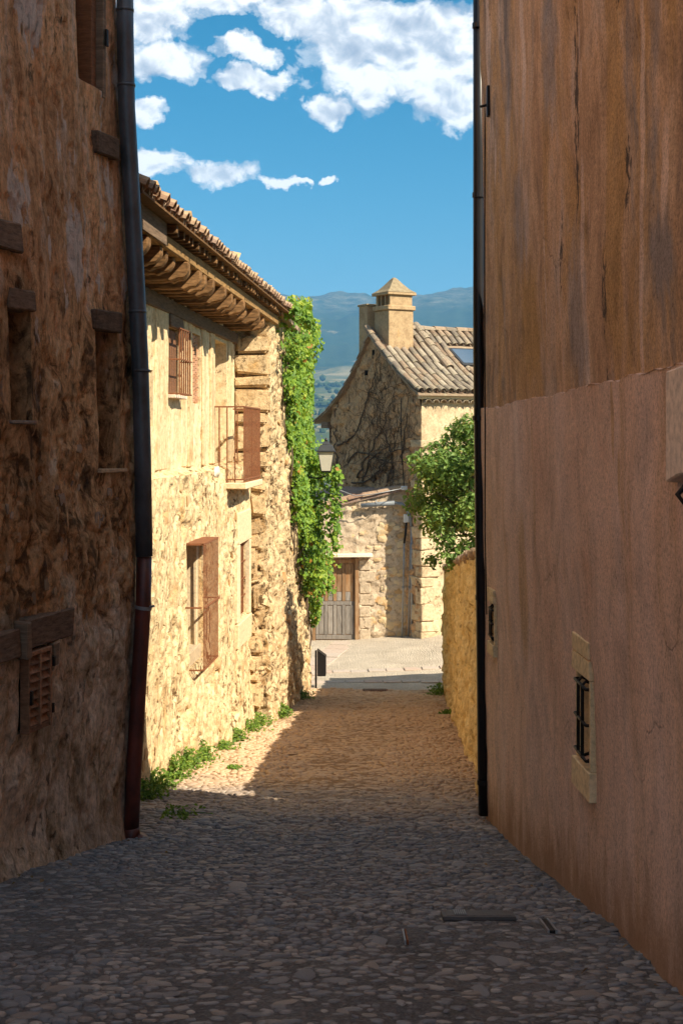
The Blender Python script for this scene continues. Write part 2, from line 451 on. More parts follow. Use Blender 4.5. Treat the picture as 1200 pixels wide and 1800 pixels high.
# left near house: worn render over rubble
def left_mat():
    m, nt, b = newmat('worn_earth_render', 0.96, 0.08)
    co = coord(nt)
    sp = nt.nodes.new('ShaderNodeSeparateXYZ'); nt.links.new(co, sp.inputs[0]); z = sp.outputs[2]
    st = noise(nt, mapv(nt, co, (4.0, 4.0, 0.55)), 1.9, 8, 0.68, 0.25)
    up = ramp(nt, st, [(0.28, (0.26, 0.12, 0.05)), (0.40, (0.62, 0.325, 0.16)), (0.52, (0.78, 0.45, 0.24)), (0.62, (0.78, 0.53, 0.37)), (0.72, (0.80, 0.64, 0.52))])
    rb = noise(nt, mapv(nt, co, (1.2, 1.2, 0.75)), 4.2, 9, 0.72, 0.7)
    lo = ramp(nt, rb, [(0.30, (0.055, 0.036, 0.026)), (0.42, (0.20, 0.11, 0.055)), (0.50, (0.58, 0.325, 0.155)), (0.60, (0.68, 0.43, 0.24)), (0.68, (0.72, 0.54, 0.38)), (0.78, (0.80, 0.68, 0.55))])
    base = ramp(nt, noise(nt, mapv(nt, co, (1.1, 1.1, 0.7)), 3.6, 9, 0.72, 0.5), [(0.30, (0.16, 0.10, 0.055)), (0.40, (0.46, 0.33, 0.21)), (0.52, (0.66, 0.51, 0.38)), (0.68, (0.76, 0.63, 0.51))])
    wob = M_(nt, 'MULTIPLY', M_(nt, 'SUBTRACT', noise(nt, co, 1.7, 6, 0.65), 0.5), 2.6)
    zz = M_(nt, 'ADD', z, wob)
    z8 = M_(nt, 'MULTIPLY', M_(nt, 'ADD', zz, 4.0), 0.125)
    c = mixc(nt, ramp(nt, z8, [(0.60, 0), (0.66, 1)]), lo, up)
    c = mixc(nt, ramp(nt, z8, [(0.31, 1), (0.35, 0)]), c, base)
    c = mixc(nt, 1.0, c, ramp(nt, noise(nt, mapv(nt, co, (1, 1, 0.7), (0, 0, 0), (2, 4, 8)), 1.4, 6, 0.62, 0.5), [(0.32, 0.62), (0.5, 1.0), (0.66, 1.22)]), 'MULTIPLY')
    fine = noise(nt, mapv(nt, co, (1, 1, 0.65)), 24, 9, 0.78)
    c = mixc(nt, 1.0, c, ramp(nt, fine, [(0.28, 0.32), (0.48, 1.0), (0.70, 1.5)]), 'MULTIPLY')
    pit = noise(nt, mapv(nt, co, (1, 1, 0.42)), 13, 6, 0.66, 0.5)
    pf = M_(nt, 'MULTIPLY', ramp(nt, pit, [(0.585, 0), (0.66, 1)]), ramp(nt, noise(nt, mapv(nt, co, (1, 1, 0.7), (0, 0, 0), (5, 9, 1)), 1.5, 5, 0.6, 0.4), [(0.42, 0.2), (0.58, 1)]))
    c = mixc(nt, M_(nt, 'MULTIPLY', pf, 0.75), c, (0.085, 0.042, 0.02))
    # old whitewash scraps on the upper render
    wv = noise(nt, mapv(nt, co, (3.2, 3.2, 0.7), (0, 0, 0), (2.2, 0.7, 0.4)), 1.3, 8, 0.66, 0.2)
    wm = M_(nt, 'MULTIPLY', ramp(nt, wv, [(0.585, 0), (0.62, 0.9)]), ramp(nt, M_(nt, 'MULTIPLY', M_(nt, 'ADD', z, 4.0), 0.125), [(0.52, 0), (0.60, 1)]))
    yy = sp.outputs[1]; wn_ = M_(nt, 'MULTIPLY', M_(nt, 'SUBTRACT', noise(nt, mapv(nt, co, (5, 5, 1.1)), 2.0, 8, 0.68), 0.5), 3.4)
    for (py, pz_, ry, rz2) in ((11.10, 1.50, 0.20, 0.42), (10.13, 1.72, 0.13, 0.28), (10.66, 1.42, 0.05, 0.13), (11.55, 1.30, 0.05, 0.2), (10.5, 3.3, 0.22, 0.6)):
        ea = M_(nt, 'MULTIPLY', M_(nt, 'SUBTRACT', yy, py), 1 / ry); eb = M_(nt, 'MULTIPLY', M_(nt, 'SUBTRACT', z, pz_), 1 / rz2)
        dd = M_(nt, 'SUBTRACT', 1.0, M_(nt, 'ADD', M_(nt, 'MULTIPLY', ea, ea), M_(nt, 'MULTIPLY', eb, eb)))
        wm = M_(nt, 'MAXIMUM', wm, ramp(nt, M_(nt, 'ADD', dd, wn_), [(0.30, 0), (0.42, 0.9)]))
    c = mixc(nt, wm, c, mixc(nt, 1.0, (0.80, 0.66, 0.57), ramp(nt, fine, [(0.3, 0.6), (0.55, 1.0)]), 'MULTIPLY'))
    nt.links.new(c, b.inputs['Base Color'])
    h = M_(nt, 'SUBTRACT', M_(nt, 'ADD', fine, M_(nt, 'MULTIPLY', rb, 0.9)), M_(nt, 'MULTIPLY', pf, 1.0))
    nt.links.new(bump(nt, h, 1.0, 0.04), b.inputs['Normal'])
    return m
M_LEFT = left_mat()

# right near house: two coats of plaster
def blotch(nt, co, spots, freq=(4, 4, 1.2), amp=3.0):
    sp = nt.nodes.new('ShaderNodeSeparateXYZ'); nt.links.new(co, sp.inputs[0])
    n = M_(nt, 'MULTIPLY', M_(nt, 'SUBTRACT', noise(nt, mapv(nt, co, freq), 2.0, 9, 0.72, 0.3), 0.5), amp)
    out = None
    for (py, pz_, ry, rz2) in spots:
        ea = M_(nt, 'MULTIPLY', M_(nt, 'SUBTRACT', sp.outputs[1], py), 1 / ry); eb = M_(nt, 'MULTIPLY', M_(nt, 'SUBTRACT', sp.outputs[2], pz_), 1 / rz2)
        d = M_(nt, 'SUBTRACT', 1.0, M_(nt, 'ADD', M_(nt, 'MULTIPLY', ea, ea), M_(nt, 'MULTIPLY', eb, eb)))
        out = d if out is None else M_(nt, 'MAXIMUM', out, d)
    return M_(nt, 'ADD', M_(nt, 'MAXIMUM', out, -1.5), n)

def right_mat(name, upper):
    m, nt, b = newmat(name, 0.93, 0.12)
    co = coord(nt)
    grit = noise(nt, co, 48, 7, 0.82)
    trowel = noise(nt, mapv(nt, co, (1, 1, 0.55), (0.5, 0, 0)), 3.4, 7, 0.68, 0.8)
    if upper:
        st = noise(nt, mapv(nt, co, (2, 1.0, 0.36)), 1.5, 9, 0.68, 0.7)
        c = ramp(nt, st, [(0.28, (0.30, 0.20, 0.14)), (0.40, (0.50, 0.315, 0.19)), (0.50, (0.62, 0.41, 0.26)), (0.60, (0.58, 0.43, 0.33)), (0.72, (0.70, 0.55, 0.45))])
        oc = noise(nt, mapv(nt, co, (1, 0.75, 0.24), (0, 0, 0), (4, 2, 0)), 1.3, 6, 0.62, 0.6)
        c = mixc(nt, ramp(nt, oc, [(0.48, 0), (0.58, 0.75)]), c, (0.52, 0.31, 0.13))
        gr = noise(nt, mapv(nt, co, (1, 0.8, 0.34), (0, 0, 0), (1.7, 5.3, 0)), 1.2, 8, 0.68, 0.6)
        c = mixc(nt, ramp(nt, gr, [(0.52, 0), (0.61, 0.85)]), c, (0.27, 0.24, 0.23))
        wl = noise(nt, mapv(nt, co, (1, 1.0, 0.24), (0, 0, 0), (3.7, 1.1, 0)), 2.0, 7, 0.66, 0.3)
        c = mixc(nt, ramp(nt, wl, [(0.60, 0), (0.66, 0.7)]), c, (0.74, 0.60, 0.52))
        c = mixc(nt, ramp(nt, blotch(nt, co, [(7.75, 1.6, 0.26, 1.9), (6.6, 2.4, 0.2, 0.9), (10.4, 0.8, 0.5, 0.5)], (2.5, 2.5, 1.0)), [(0.2, 0), (0.7, 0.75)]), c, (0.52, 0.31, 0.12))
        c = mixc(nt, ramp(nt, blotch(nt, co, [(8.72, 0.72, 0.36, 0.62), (9.5, 2.6, 0.3, 0.7), (10.8, 1.6, 0.4, 0.5)], (2.5, 2.5, 1.2)), [(0.1, 0), (0.9, 0.7)]), c, (0.33, 0.30, 0.30))
        c = mixc(nt, ramp(nt, blotch(nt, co, [(7.16, 1.4, 0.06, 2.2), (6.72, 1.25, 0.10, 0.35), (8.55, 1.25, 0.08, 0.6)], (3, 3, 0.9), 2.4), [(0.25, 0), (0.8, 0.65)]), c, (0.76, 0.58, 0.48))
        c = mixc(nt, 1.0, c, ramp(nt, trowel, [(0.3, 0.62), (0.5, 1.0), (0.7, 1.18)]), 'MULTIPLY')
        c = mixc(nt, 1.0, c, ramp(nt, grit, [(0.30, 0.30), (0.5, 1.0), (0.70, 1.4)]), 'MULTIPLY')
        bk = noise(nt, mapv(nt, co, (1, 1.1, 0.7), (0, 0, 0), (9, 2.1, 3)), 2.2, 9, 0.82, 0.9)
        c = mixc(nt, ramp(nt, bk, [(0.60, 0), (0.66, 0.92)]), c, (0.06, 0.045, 0.035))
        c = mixc(nt, ramp(nt, blotch(nt, co, [(7.66, 2.75, 0.10, 0.75), (7.50, 1.36, 0.09, 0.30), (8.70, 2.0, 0.10, 1.1), (7.95, 0.85, 0.07, 0.35), (9.2, 1.2, 0.06, 0.4)], (9, 9, 4.5), 5.5), [(0.6, 0), (1.2, 0.9)]), c, (0.055, 0.045, 0.04))
    else:
        st = noise(nt, mapv(nt, co, (1.4, 1.0, 0.34)), 1.3, 8, 0.66, 0.5)
        c = ramp(nt, st, [(0.30, (0.66, 0.42, 0.30)), (0.46, (0.77, 0.54, 0.41)), (0.60, (0.77, 0.565, 0.465)), (0.74, (0.82, 0.65, 0.56))])
        oc = noise(nt, mapv(nt, co, (1, 1.2, 0.16), (0, 0, 0), (4, 6.2, 0)), 1.8, 6, 0.62, 0.4)
        c = mixc(nt, ramp(nt, oc, [(0.57, 0), (0.66, 0.5)]), c, (0.54, 0.33, 0.17))
        c = mixc(nt, ramp(nt, blotch(nt, co, [(7.6, -0.22, 0.05, 0.22), (7.75, 0.1, 0.04, 0.3), (10.9, -1.2, 0.25, 0.8)], (3, 3, 0.5), 1.6), [(0.2, 0), (0.7, 0.6)]), c, (0.55, 0.33, 0.14))
        c = mixc(nt, 1.0, c, ramp(nt, trowel, [(0.3, 0.74), (0.5, 1.0), (0.7, 1.12)]), 'MULTIPLY')
        c = mixc(nt, 1.0, c, ramp(nt, grit, [(0.30, 0.38), (0.5, 1.0), (0.70, 1.32)]), 'MULTIPLY')
        sp = nt.nodes.new('ShaderNodeSeparateXYZ'); nt.links.new(co, sp.inputs[0])
        gz = M_(nt, 'ADD', M_(nt, 'ADD', sp.outputs[2], 1.6), M_(nt, 'MULTIPLY', sp.outputs[1], 0.15))
        gz = M_(nt, 'ADD', gz, M_(nt, 'MULTIPLY', M_(nt, 'SUBTRACT', noise(nt, mapv(nt, co, (1, 1.5, 0.6)), 2.6, 7, 0.7), 0.5), 1.2))
        c = mixc(nt, ramp(nt, gz, [(0.05, 0.8), (0.50, 0)]), c, (0.34, 0.19, 0.10))
    # hairline cracks
    wc = nt.nodes.new('ShaderNodeVectorMath'); wc.operation = 'ADD'; nt.links.new(co, wc.inputs[0])
    ncol = nt.nodes.new('ShaderNodeTexNoise'); ncol.inputs['Scale'].default_value = 2.5; ncol.inputs['Detail'].default_value = 6; nt.links.new(co, ncol.inputs['Vector'])
    sc_ = nt.nodes.new('ShaderNodeVectorMath'); sc_.operation = 'SCALE'; sc_.inputs['Scale'].default_value = 0.7; nt.links.new(ncol.outputs['Color'], sc_.inputs[0]); nt.links.new(sc_.outputs[0], wc.inputs[1])
    ed = voro(nt, mapv(nt, wc.outputs[0], (1, 1, 0.6)), 0.8, 'DISTANCE_TO_EDGE')
    ck = M_(nt, 'MULTIPLY', ramp(nt, ed, [(0.0, 1), (0.008, 0)]), ramp(nt, noise(nt, co, 0.9, 3, 0.5), [(0.52, 0), (0.60, 0.35)]))
    c = mixc(nt, ck, c, (0.10, 0.06, 0.04))
    nt.links.new(c, b.inputs['Base Color'])
    h = M_(nt, 'SUBTRACT', M_(nt, 'ADD', M_(nt, 'MULTIPLY', grit, 0.5), M_(nt, 'MULTIPLY', trowel, 1.2)), ck)
    nt.links.new(bump(nt, h, 0.7, 0.025), b.inputs['Normal'])
    return m
M_RUP = right_mat('stained_upper_plaster', True)
M_RLO = right_mat('pink_lower_plaster', False)

M_DARK = simple_mat('dark_interior', (0.02, 0.016, 0.012), 0.3, 5, 0.9, 0.1)
M_REVEALDARK = simple_mat('old_infill', (0.13, 0.085, 0.055), 0.4, 9, 0.95, 0.1, bstr=0.6)
M_WOOD_OLD = simple_mat('weathered_timber', (0.22, 0.15, 0.10), 0.55, 5, 0.85, 0.15, bstr=0.6, stretch=(1, 1, 9), rnd=0.25)
M_WOOD_BEAM = simple_mat('old_beam_wood', (0.19, 0.125, 0.085), 0.6, 6, 0.9, 0.15, bstr=0.7, stretch=(5, 1, 7), rnd=0.2)
M_EAVE = simple_mat('eave_timber', (0.26, 0.14, 0.06), 0.75, 7, 0.85, 0.15, bstr=0.5, stretch=(1, 5, 5), rnd=0.3)
M_EAVEBEAM = simple_mat('eave_beam_timber', (0.40, 0.23, 0.09), 0.55, 7, 0.85, 0.15, bstr=0.5, stretch=(5, 0.6, 5), rnd=0.15)
M_POST = rubble_mat('limewashed_post', (0.74, 0.57, 0.34), (0.52, 0.34, 0.165), (0.62, 0.42, 0.21), (0.17, 0.10, 0.045), 0.8, 0.62, 0.55, 0.5, 1.9, ((0.42, 0.27, 0.13), 0.7), 8)
M_RUST = simple_mat('rusty_iron', (0.28, 0.11, 0.048), 0.5, 30, 0.75, 0.3, metal=0.2, bstr=0.3)
M_IRON = simple_mat('black_iron', (0.018, 0.015, 0.014), 0.4, 20, 0.55, 0.4, metal=0.4, bstr=0.2)
M_SHUTTER = simple_mat('brown_shutter', (0.25, 0.115, 0.055), 0.45, 8, 0.7, 0.25, bstr=0.4, stretch=(1, 1, 6), rnd=0.15)
M_LOUVRE = simple_mat('louvre_wood', (0.28, 0.145, 0.08), 0.5, 9, 0.8, 0.2, bstr=0.4, stretch=(1, 4, 4), rnd=0.35)
M_PIPE_GREY = simple_mat('grey_pipe_paint', (0.085, 0.095, 0.11), 0.4, 6, 0.38, 0.5, bstr=0.10, stretch=(1, 1, 0.5), col2=(0.035, 0.034, 0.034))
M_PIPE_RED = simple_mat('oxblood_pipe_paint', (0.15, 0.032, 0.02), 0.6, 7, 0.45, 0.5, bstr=0.12, stretch=(1, 1, 0.45), col2=(0.035, 0.012, 0.010))
M_PIPE_BLACK = simple_mat('black_brown_pipe_paint', (0.012, 0.009, 0.009), 0.4, 6, 0.40, 0.45, bstr=0.06)
M_ZINC = simple_mat('zinc', (0.36, 0.37, 0.38), 0.3, 9, 0.5, 0.5, metal=0.5, bstr=0.1)
M_COVER = simple_mat('worn_cover_iron', (0.13, 0.12, 0.115), 0.4, 14, 0.6, 0.4, metal=0.3, bstr=0.3)
M_PVC = simple_mat('grey_plastic_pipe', (0.20, 0.22, 0.24), 0.2, 9, 0.5, 0.4, bstr=0.05)
M_SAND = stone_mat('dressed_sandstone', [(0.68, 0.50, 0.29), (0.74, 0.58, 0.36), (0.70, 0.55, 0.36)], 0.35)
M_LIME = stone_mat('yellow_limestone', [(0.80, 0.63, 0.36), (0.84, 0.66, 0.40)], 0.35)
M_SANDGREY = stone_mat('grey_dressed_stone', [(0.78, 0.63, 0.50), (0.80, 0.66, 0.54)], 0.3)
M_STONE_LIT = stone_mat('pale_rubble_stone', [(0.52, 0.33, 0.15), (0.66, 0.48, 0.26), (0.74, 0.59, 0.37), (0.58, 0.34, 0.15), (0.70, 0.54, 0.32)], 0.6)
M_STONE_DARK = stone_mat('dark_rubble_stone', [(0.26, 0.19, 0.13), (0.50, 0.33, 0.19), (0.36, 0.26, 0.19), (0.55, 0.40, 0.28), (0.20, 0.15, 0.12)], 0.7)
M_STONE_PIER = stone_mat('pier_stone', [(0.54, 0.40, 0.24), (0.64, 0.50, 0.33), (0.60, 0.44, 0.27)], 1.0)
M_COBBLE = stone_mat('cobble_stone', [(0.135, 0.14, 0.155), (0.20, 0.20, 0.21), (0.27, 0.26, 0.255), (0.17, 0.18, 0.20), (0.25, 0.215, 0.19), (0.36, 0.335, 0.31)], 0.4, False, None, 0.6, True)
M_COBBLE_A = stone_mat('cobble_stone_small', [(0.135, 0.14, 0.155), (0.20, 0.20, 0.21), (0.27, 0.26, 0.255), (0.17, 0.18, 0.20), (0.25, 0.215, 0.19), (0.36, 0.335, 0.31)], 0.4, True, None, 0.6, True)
M_TILE = stone_mat('clay_roof_tile', [(0.21, 0.145, 0.095), (0.33, 0.235, 0.155), (0.31, 0.25, 0.18), (0.18, 0.145, 0.11), (0.42, 0.345, 0.25)], 0.9, False, (0.40, 0.34, 0.22))
M_TILE_A = stone_mat('clay_roof_tile_bed', [(0.17, 0.10, 0.06), (0.24, 0.155, 0.10), (0.20, 0.15, 0.10)], 0.5, True, (0.30, 0.25, 0.18))
M_TILE_OLD = stone_mat('old_eave_tile', [(0.24, 0.14, 0.10), (0.38, 0.24, 0.15), (0.46, 0.32, 0.2), (0.30, 0.2, 0.16)], 0.6, False, (0.42, 0.30, 0.18))
M_BRICK = stone_mat('terracotta_brick', [(0.46, 0.22, 0.11), (0.54, 0.29, 0.16), (0.50, 0.27, 0.16)], 0.5)
M_CHIM = rubble_mat('chimney_render', (0.46, 0.32, 0.18), (0.32, 0.21, 0.115), (0.48, 0.29, 0.12), (0.26, 0.17, 0.1), 0.4, 0.64, 0.7, 0.5, 2.0)
M_CHIMCAP = simple_mat('lichened_cap', (0.33, 0.26, 0.16), 0.45, 9, 0.95, 0.1, bstr=0.5, col2=(0.20, 0.15, 0.09))
M_FLAG = stone_mat('flagstone', [(0.46, 0.34, 0.27), (0.50, 0.40, 0.32), (0.44, 0.37, 0.31)], 0.3)
M_DOOR_GREY = simple_mat('greyed_door_wood', (0.33, 0.29, 0.25), 0.5, 9, 0.9, 0.1, bstr=0.6, stretch=(4, 4, 0.4), rnd=0.2)
M_DOOR_BROWN = simple_mat('peeling_brown_door_wood', (0.26, 0.135, 0.06), 0.65, 5, 0.85, 0.15, bstr=0.6, stretch=(3, 3, 0.6), rnd=0.2, col2=(0.36, 0.24, 0.14))
M_WHITE = simple_mat('white_plastic', (0.66, 0.66, 0.64), 0.15, 8, 0.5, 0.4, bstr=0.05)
M_GLASSL = simple_mat('frosted_lamp_glass', (0.62, 0.58, 0.47), 0.1, 6, 0.35, 0.5, bstr=0.03)
M_LAMPMETAL = simple_mat('lamp_metal', (0.05, 0.052, 0.055), 0.3, 9, 0.45, 0.5, metal=0.3, bstr=0.05)
M_BARK = simple_mat('bark', (0.13, 0.09, 0.06), 0.45, 12, 0.95, 0.1, bstr=0.7, stretch=(2, 2, 0.5))
M_TWIG = simple_mat('dry_creeper_wood', (0.13, 0.09, 0.06), 0.4, 20, 0.95, 0.1, bstr=0.3)
M_GLASS_SKY, _nt, _b = newmat('skylight_glass', 0.06, 0.9)
_b.inputs['Base Color'].default_value = (0.05, 0.09, 0.14, 1); _b.inputs['Coat Weight'].default_value = 0.6
M_IVY = leaf_mat('ivy_leaf', [(0, (0.06, 0.13, 0.02)), (0.35, (0.13, 0.25, 0.03)), (0.75, (0.25, 0.37, 0.04)), (0.93, (0.40, 0.42, 0.06)), (1, (0.42, 0.2, 0.05))], 0.36)
M_TREE = leaf_mat('tree_leaf', [(0, (0.07, 0.14, 0.03)), (0.5, (0.15, 0.25, 0.05)), (0.9, (0.26, 0.36, 0.09)), (1, (0.42, 0.42, 0.13))], 0.32)
M_WEED = leaf_mat('weed_leaf', [(0, (0.06, 0.13, 0.02)), (0.6, (0.14, 0.25, 0.03)), (1, (0.25, 0.34, 0.06))], 0.35)

def ground_mat(name, dirt, dirt2, scale=1.0, moss=0.0, warm=False):
    m, nt, b = newmat(name, 0.93, 0.2)
    co = coord(nt)
    n = noise(nt, co, 1.1 * scale, 7, 0.62)
    c = ramp(nt, n, [(0.3, dirt2), (0.55, dirt), (0.75, tuple(x * 1.25 for x in dirt))])
    fine = noise(nt, co, 38, 8, 0.75)
    c = mixc(nt, 1.0, c, ramp(nt, fine, [(0.28, 0.5), (0.5, 1.0), (0.74, 1.35)]), 'MULTIPLY')
    peb = voro(nt, co, 26 * scale, 'F1')
    c = mixc(nt, ramp(nt, peb, [(0.18, 0.6), (0.36, 0)]), c, tuple(min(1, x * 1.6) for x in dirt))
    pb2 = voro(nt, co, 62 * scale, 'F1'); c = mixc(nt, ramp(nt, pb2, [(0.2, 0.55), (0.4, 0)]), c, tuple(min(1, x * 1.35) for x in dirt))
    if moss:
        mo = noise(nt, mapv(nt, co, (1, 1, 1), (0, 0, 0), (5, 5, 5)), 2.2, 6, 0.7)
        c = mixc(nt, ramp(nt, mo, [(0.60, 0), (0.72, moss)]), c, (0.09, 0.10, 0.03))
    if warm: c = bounce_tint(nt, c, (0.40, 0.235, 0.11), 0.8)
    nt.links.new(c, b.inputs['Base Color'])
    h = M_(nt, 'SUBTRACT', fine, M_(nt, 'MULTIPLY', peb, 0.9))
    nt.links.new(bump(nt, h, 1.0, 0.035), b.inputs['Normal'])
    return m
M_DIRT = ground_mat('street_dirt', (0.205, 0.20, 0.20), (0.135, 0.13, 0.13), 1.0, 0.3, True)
M_PLAZA = ground_mat('plaza_gravel_paving', (0.52, 0.44, 0.34), (0.40, 0.33, 0.25), 1.0, 0.15)

# ------------------------------------------------------------------ street geometry
GP = [(-30, 2.9), (-2, -1.3), (0, -1.6), (13, -3.55), (16, -3.98), (31, -5.55), (33, -5.56), (38.5, -5.50), (48, -5.6)]
def gz(x, y):
    z = np.interp(y, [p[0] for p in GP], [p[1] for p in GP])
    z = z + np.where(np.asarray(y) > 31, np.clip((np.asarray(y) - 31) / 5, 0, 1) * np.clip(np.asarray(x), 0, 4) * 0.07, 0)
    return z
def gn(x, y):
    a = np.asarray(x, float) * 1.0; b = np.asarray(y, float) * 1.0
    return (fbm(a * 0.9 + 40, b * 0.9 + 40, 4, 3) - 0.5) * 0.10 + (fbm(a * 7, b * 7, 4, 8) - 0.5) * 0.034
def left_edge(y):
    y = np.asarray(y, float)
    a = -5.043 + 0.27 * y - 0.05
    b = x0l(y) + 0.068 * y
    c = -2.8 + 0.068 * y
    return np.where(y < 12.0, a, np.where(y < 23.2, b, c))
def x0l(d): return -3.17 + 0.12 * np.clip((np.asarray(d, float) - 18) / 5, 0, 1)
def right_edge(y):
    y = np.asarray(y, float)
    return np.where(y < 13.35, 1.885 - 0.0385 * y, 0.957 + 0.042 * y)
def gzz(x, y): return float(gz(np.array([x]), np.array([y]))[0] + gn(np.array([x]), np.array([y]))[0])

# street sheet
ys = np.concatenate([np.linspace(-8, 4.2, 30)[:-1], np.linspace(4.2, 16, 235)[:-1], np.linspace(16, 31.0, 190)])
ss = np.linspace(0, 1, 84)
YY, S = np.meshgrid(ys, ss, indexing='ij')
LE = left_edge(YY) - 0.5; RE = right_edge(YY) + 0.5
XX = LE + (RE - LE) * S
ZZ = gz(XX, YY) + gn(XX, YY)
V = np.stack([XX, YY, ZZ], -1).reshape(-1, 3)
nu, nv = XX.shape
I, J = np.meshgrid(np.arange(nu - 1), np.arange(nv - 1), indexing='ij')
F = np.stack([I * nv + J, I * nv + J + 1, (I + 1) * nv + J + 1, (I + 1) * nv + J], -1).reshape(-1, 4)[:, ::-1]
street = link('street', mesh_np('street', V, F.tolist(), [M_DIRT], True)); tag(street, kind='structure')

# plaza sheet
ys = np.linspace(30.98, 48, 130); xs = np.linspace(-7, 12, 150)
YY, XX = np.meshgrid(ys, xs, indexing='ij')
ZZ = gz(XX, YY) + (fbm(XX * 1.2, YY * 1.2, 4, 31) - 0.5) * 0.05
V = np.stack([XX, YY, ZZ], -1).reshape(-1, 3); nu, nv = XX.shape
I, J = np.meshgrid(np.arange(nu - 1), np.arange(nv - 1), indexing='ij')
F = np.stack([I * nv + J, I * nv + J + 1, (I + 1) * nv + J + 1, (I + 1) * nv + J], -1).reshape(-1, 4)[:, ::-1]
plaza = link('plaza', mesh_np('plaza', V, F.tolist(), [M_PLAZA], True)); tag(plaza, kind='structure')

def pz(x, y): return float(gz(np.array([x]), np.array([y]))[0] + (fbm(np.array([x * 1.2]), np.array([y * 1.2]), 4, 31)[0] - 0.5) * 0.05)

def flag(x, y, ax, lx, ly, parent, t=0.03):
    ax = Vector((math.cos(ax), math.sin(ax), 0)); ay = Vector((-ax.y, ax.x, 0))
    MB().box((x, y, pz(x, y) + 0.012 + random.uniform(-0.003, 0.003) - t + 0.006), ax, ay, (0, 0, 1), lx, ly, t, 0.003).build('flagstone', M_FLAG, parent, 0.008)
# a diagonal run of flagstones towards the shed door, a border of slabs where the street meets the plaza
for k in range(9):
    t = k / 8
    flag(-0.95 + 1.0 * t, 32.6 + 5.0 * t, math.atan2(5.0, 1.0), 0.29, 0.30, plaza)
for k in range(9):
    flag(-0.85 + 0.42 * k, 33.35 + 0.02 * k, R(3), 0.20, 0.17, plaza)
for k in range(8):
    flag(-0.55 + 0.42 * k, 31.95 + 0.05 * k - 0.02 * k * k * 0.5, R(4), 0.20, 0.14, plaza)

# ------------------------------------------------------------------ cobbles
def cobble_mesh(seed):
    rg = random.Random(seed); seg = 8; vs = []; fs = []
    rr = [1 + rg.uniform(-0.16, 0.16) for _ in range(seg)]
    for (rad, h) in ((1.0, -0.8), (0.88, 0.5), (0.52, 0.9)):
        for k in range(seg):
            a = 2 * math.pi * k / seg
            vs.append((math.cos(a) * rad * rr[k], math.sin(a) * rad * rr[k], h + rg.uniform(-0.06, 0.06)))
    vs.append((rg.uniform(-.1, .1), rg.uniform(-.1, .1), 1.0))
    for i in range(2):
        for k in range(seg):
            k2 = (k + 1) % seg; fs.append((i * seg + k, i * seg + k2, (i + 1) * seg + k2, (i + 1) * seg + k))
    for k in range(seg): fs.append((2 * seg + k, 2 * seg + (k + 1) % seg, 3 * seg))
    return vs, fs
COBV = [cobble_mesh(s) for s in range(8)]
COBM = []
for k, (vs, fs) in enumerate(COBV):
    COBM.append(mesh_np('cobble', vs, fs, [M_COBBLE], True))
cand = []
y = 4.4
while y < 31:
    le, re = float(left_edge(y)) + 0.03, float(right_edge(y)) - 0.03
    x = le + random.uniform(0, 0.1)
    while x < re:
        cx = x + random.uniform(-0.025, 0.025); cy = y + random.uniform(-0.035, 0.035)
        bare = fbm(np.array([cx * 0.7 + 9]), np.array([cy * 0.45 + 3]), 3, 77)[0]
        mid = math.exp(-((cx - (0.15 if cy > 11 else 0.55)) / 0.55) ** 2)
        hide = bare + 0.11 * mid * (1 if cy < 9.5 else 0.3)
        a = random.uniform(0.022, 0.046) * (random.uniform(1.4, 1.9) if random.random() < 0.10 else 1.0); b = a * random.uniform(0.5, 0.9)
        hgt = random.uniform(0.004, 0.017) - max(0, hide - 0.53) * 0.08
        if cy > 12.5: hgt = hgt * 1.5; a *= 1.25; b *= 1.15
        if hide > 0.56 and random.random() < 0.62: hgt = random.uniform(0.0035, 0.006)
        if hgt > 0.0035 and random.random() > 0.04:
            cand.append((cx, cy, a, b, hgt, random.uniform(-0.6, 0.6) + (math.pi / 2 if random.random() < 0.18 else 0), random.randrange(8), random.random()))
        x += random.uniform(0.054, 0.092)
    y += random.uniform(0.044, 0.066)
ca = np.array([(c[0], c[1]) for c in cand])
cz = gz(ca[:, 0], ca[:, 1]) + gn(ca[:, 0], ca[:, 1])
def sizekey(i):
    c = cand[i]; px = 600 + 2500 * c[0] / c[1]; py = 765 - 2500 * cz[i] / c[1]
    return c[2] / c[1] * (0.4 + c[4] * 20) if (8 < px < 1192 and py < 1792) else -1
order = sorted(range(len(cand)), key=lambda i: -sizekey(i))
single = set(order[:300])
bv = []; bf = []; bt = []
for i, c in enumerate(cand):
    if i in single:
        o = bpy.data.objects.new('cobble', COBM[c[6]]); COL.objects.link(o)
        o.location = (c[0], c[1], cz[i]); o.rotation_euler = (-0.14, 0, c[5]); o.scale = (c[2], c[3], c[4]); o.parent = street
    else:
        vs, fs = COBV[c[6]]; k = len(bv); ca_, sa_ = math.cos(c[5]), math.sin(c[5])
        for v in vs:
            lx, ly = v[0] * c[2], v[1] * c[3]
            wx, wy = lx * ca_ - ly * sa_, lx * sa_ + ly * ca_
            bv.append((c[0] + wx, c[1] + wy, cz[i] + v[2] * c[4] - wy * 0.13)); bt.append(c[7])
        bf += [tuple(q + k for q in f) for f in fs]
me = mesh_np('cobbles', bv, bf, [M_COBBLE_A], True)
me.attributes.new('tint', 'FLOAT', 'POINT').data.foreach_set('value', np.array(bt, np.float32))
tag(link('cobbles', me, street), kind='stuff')

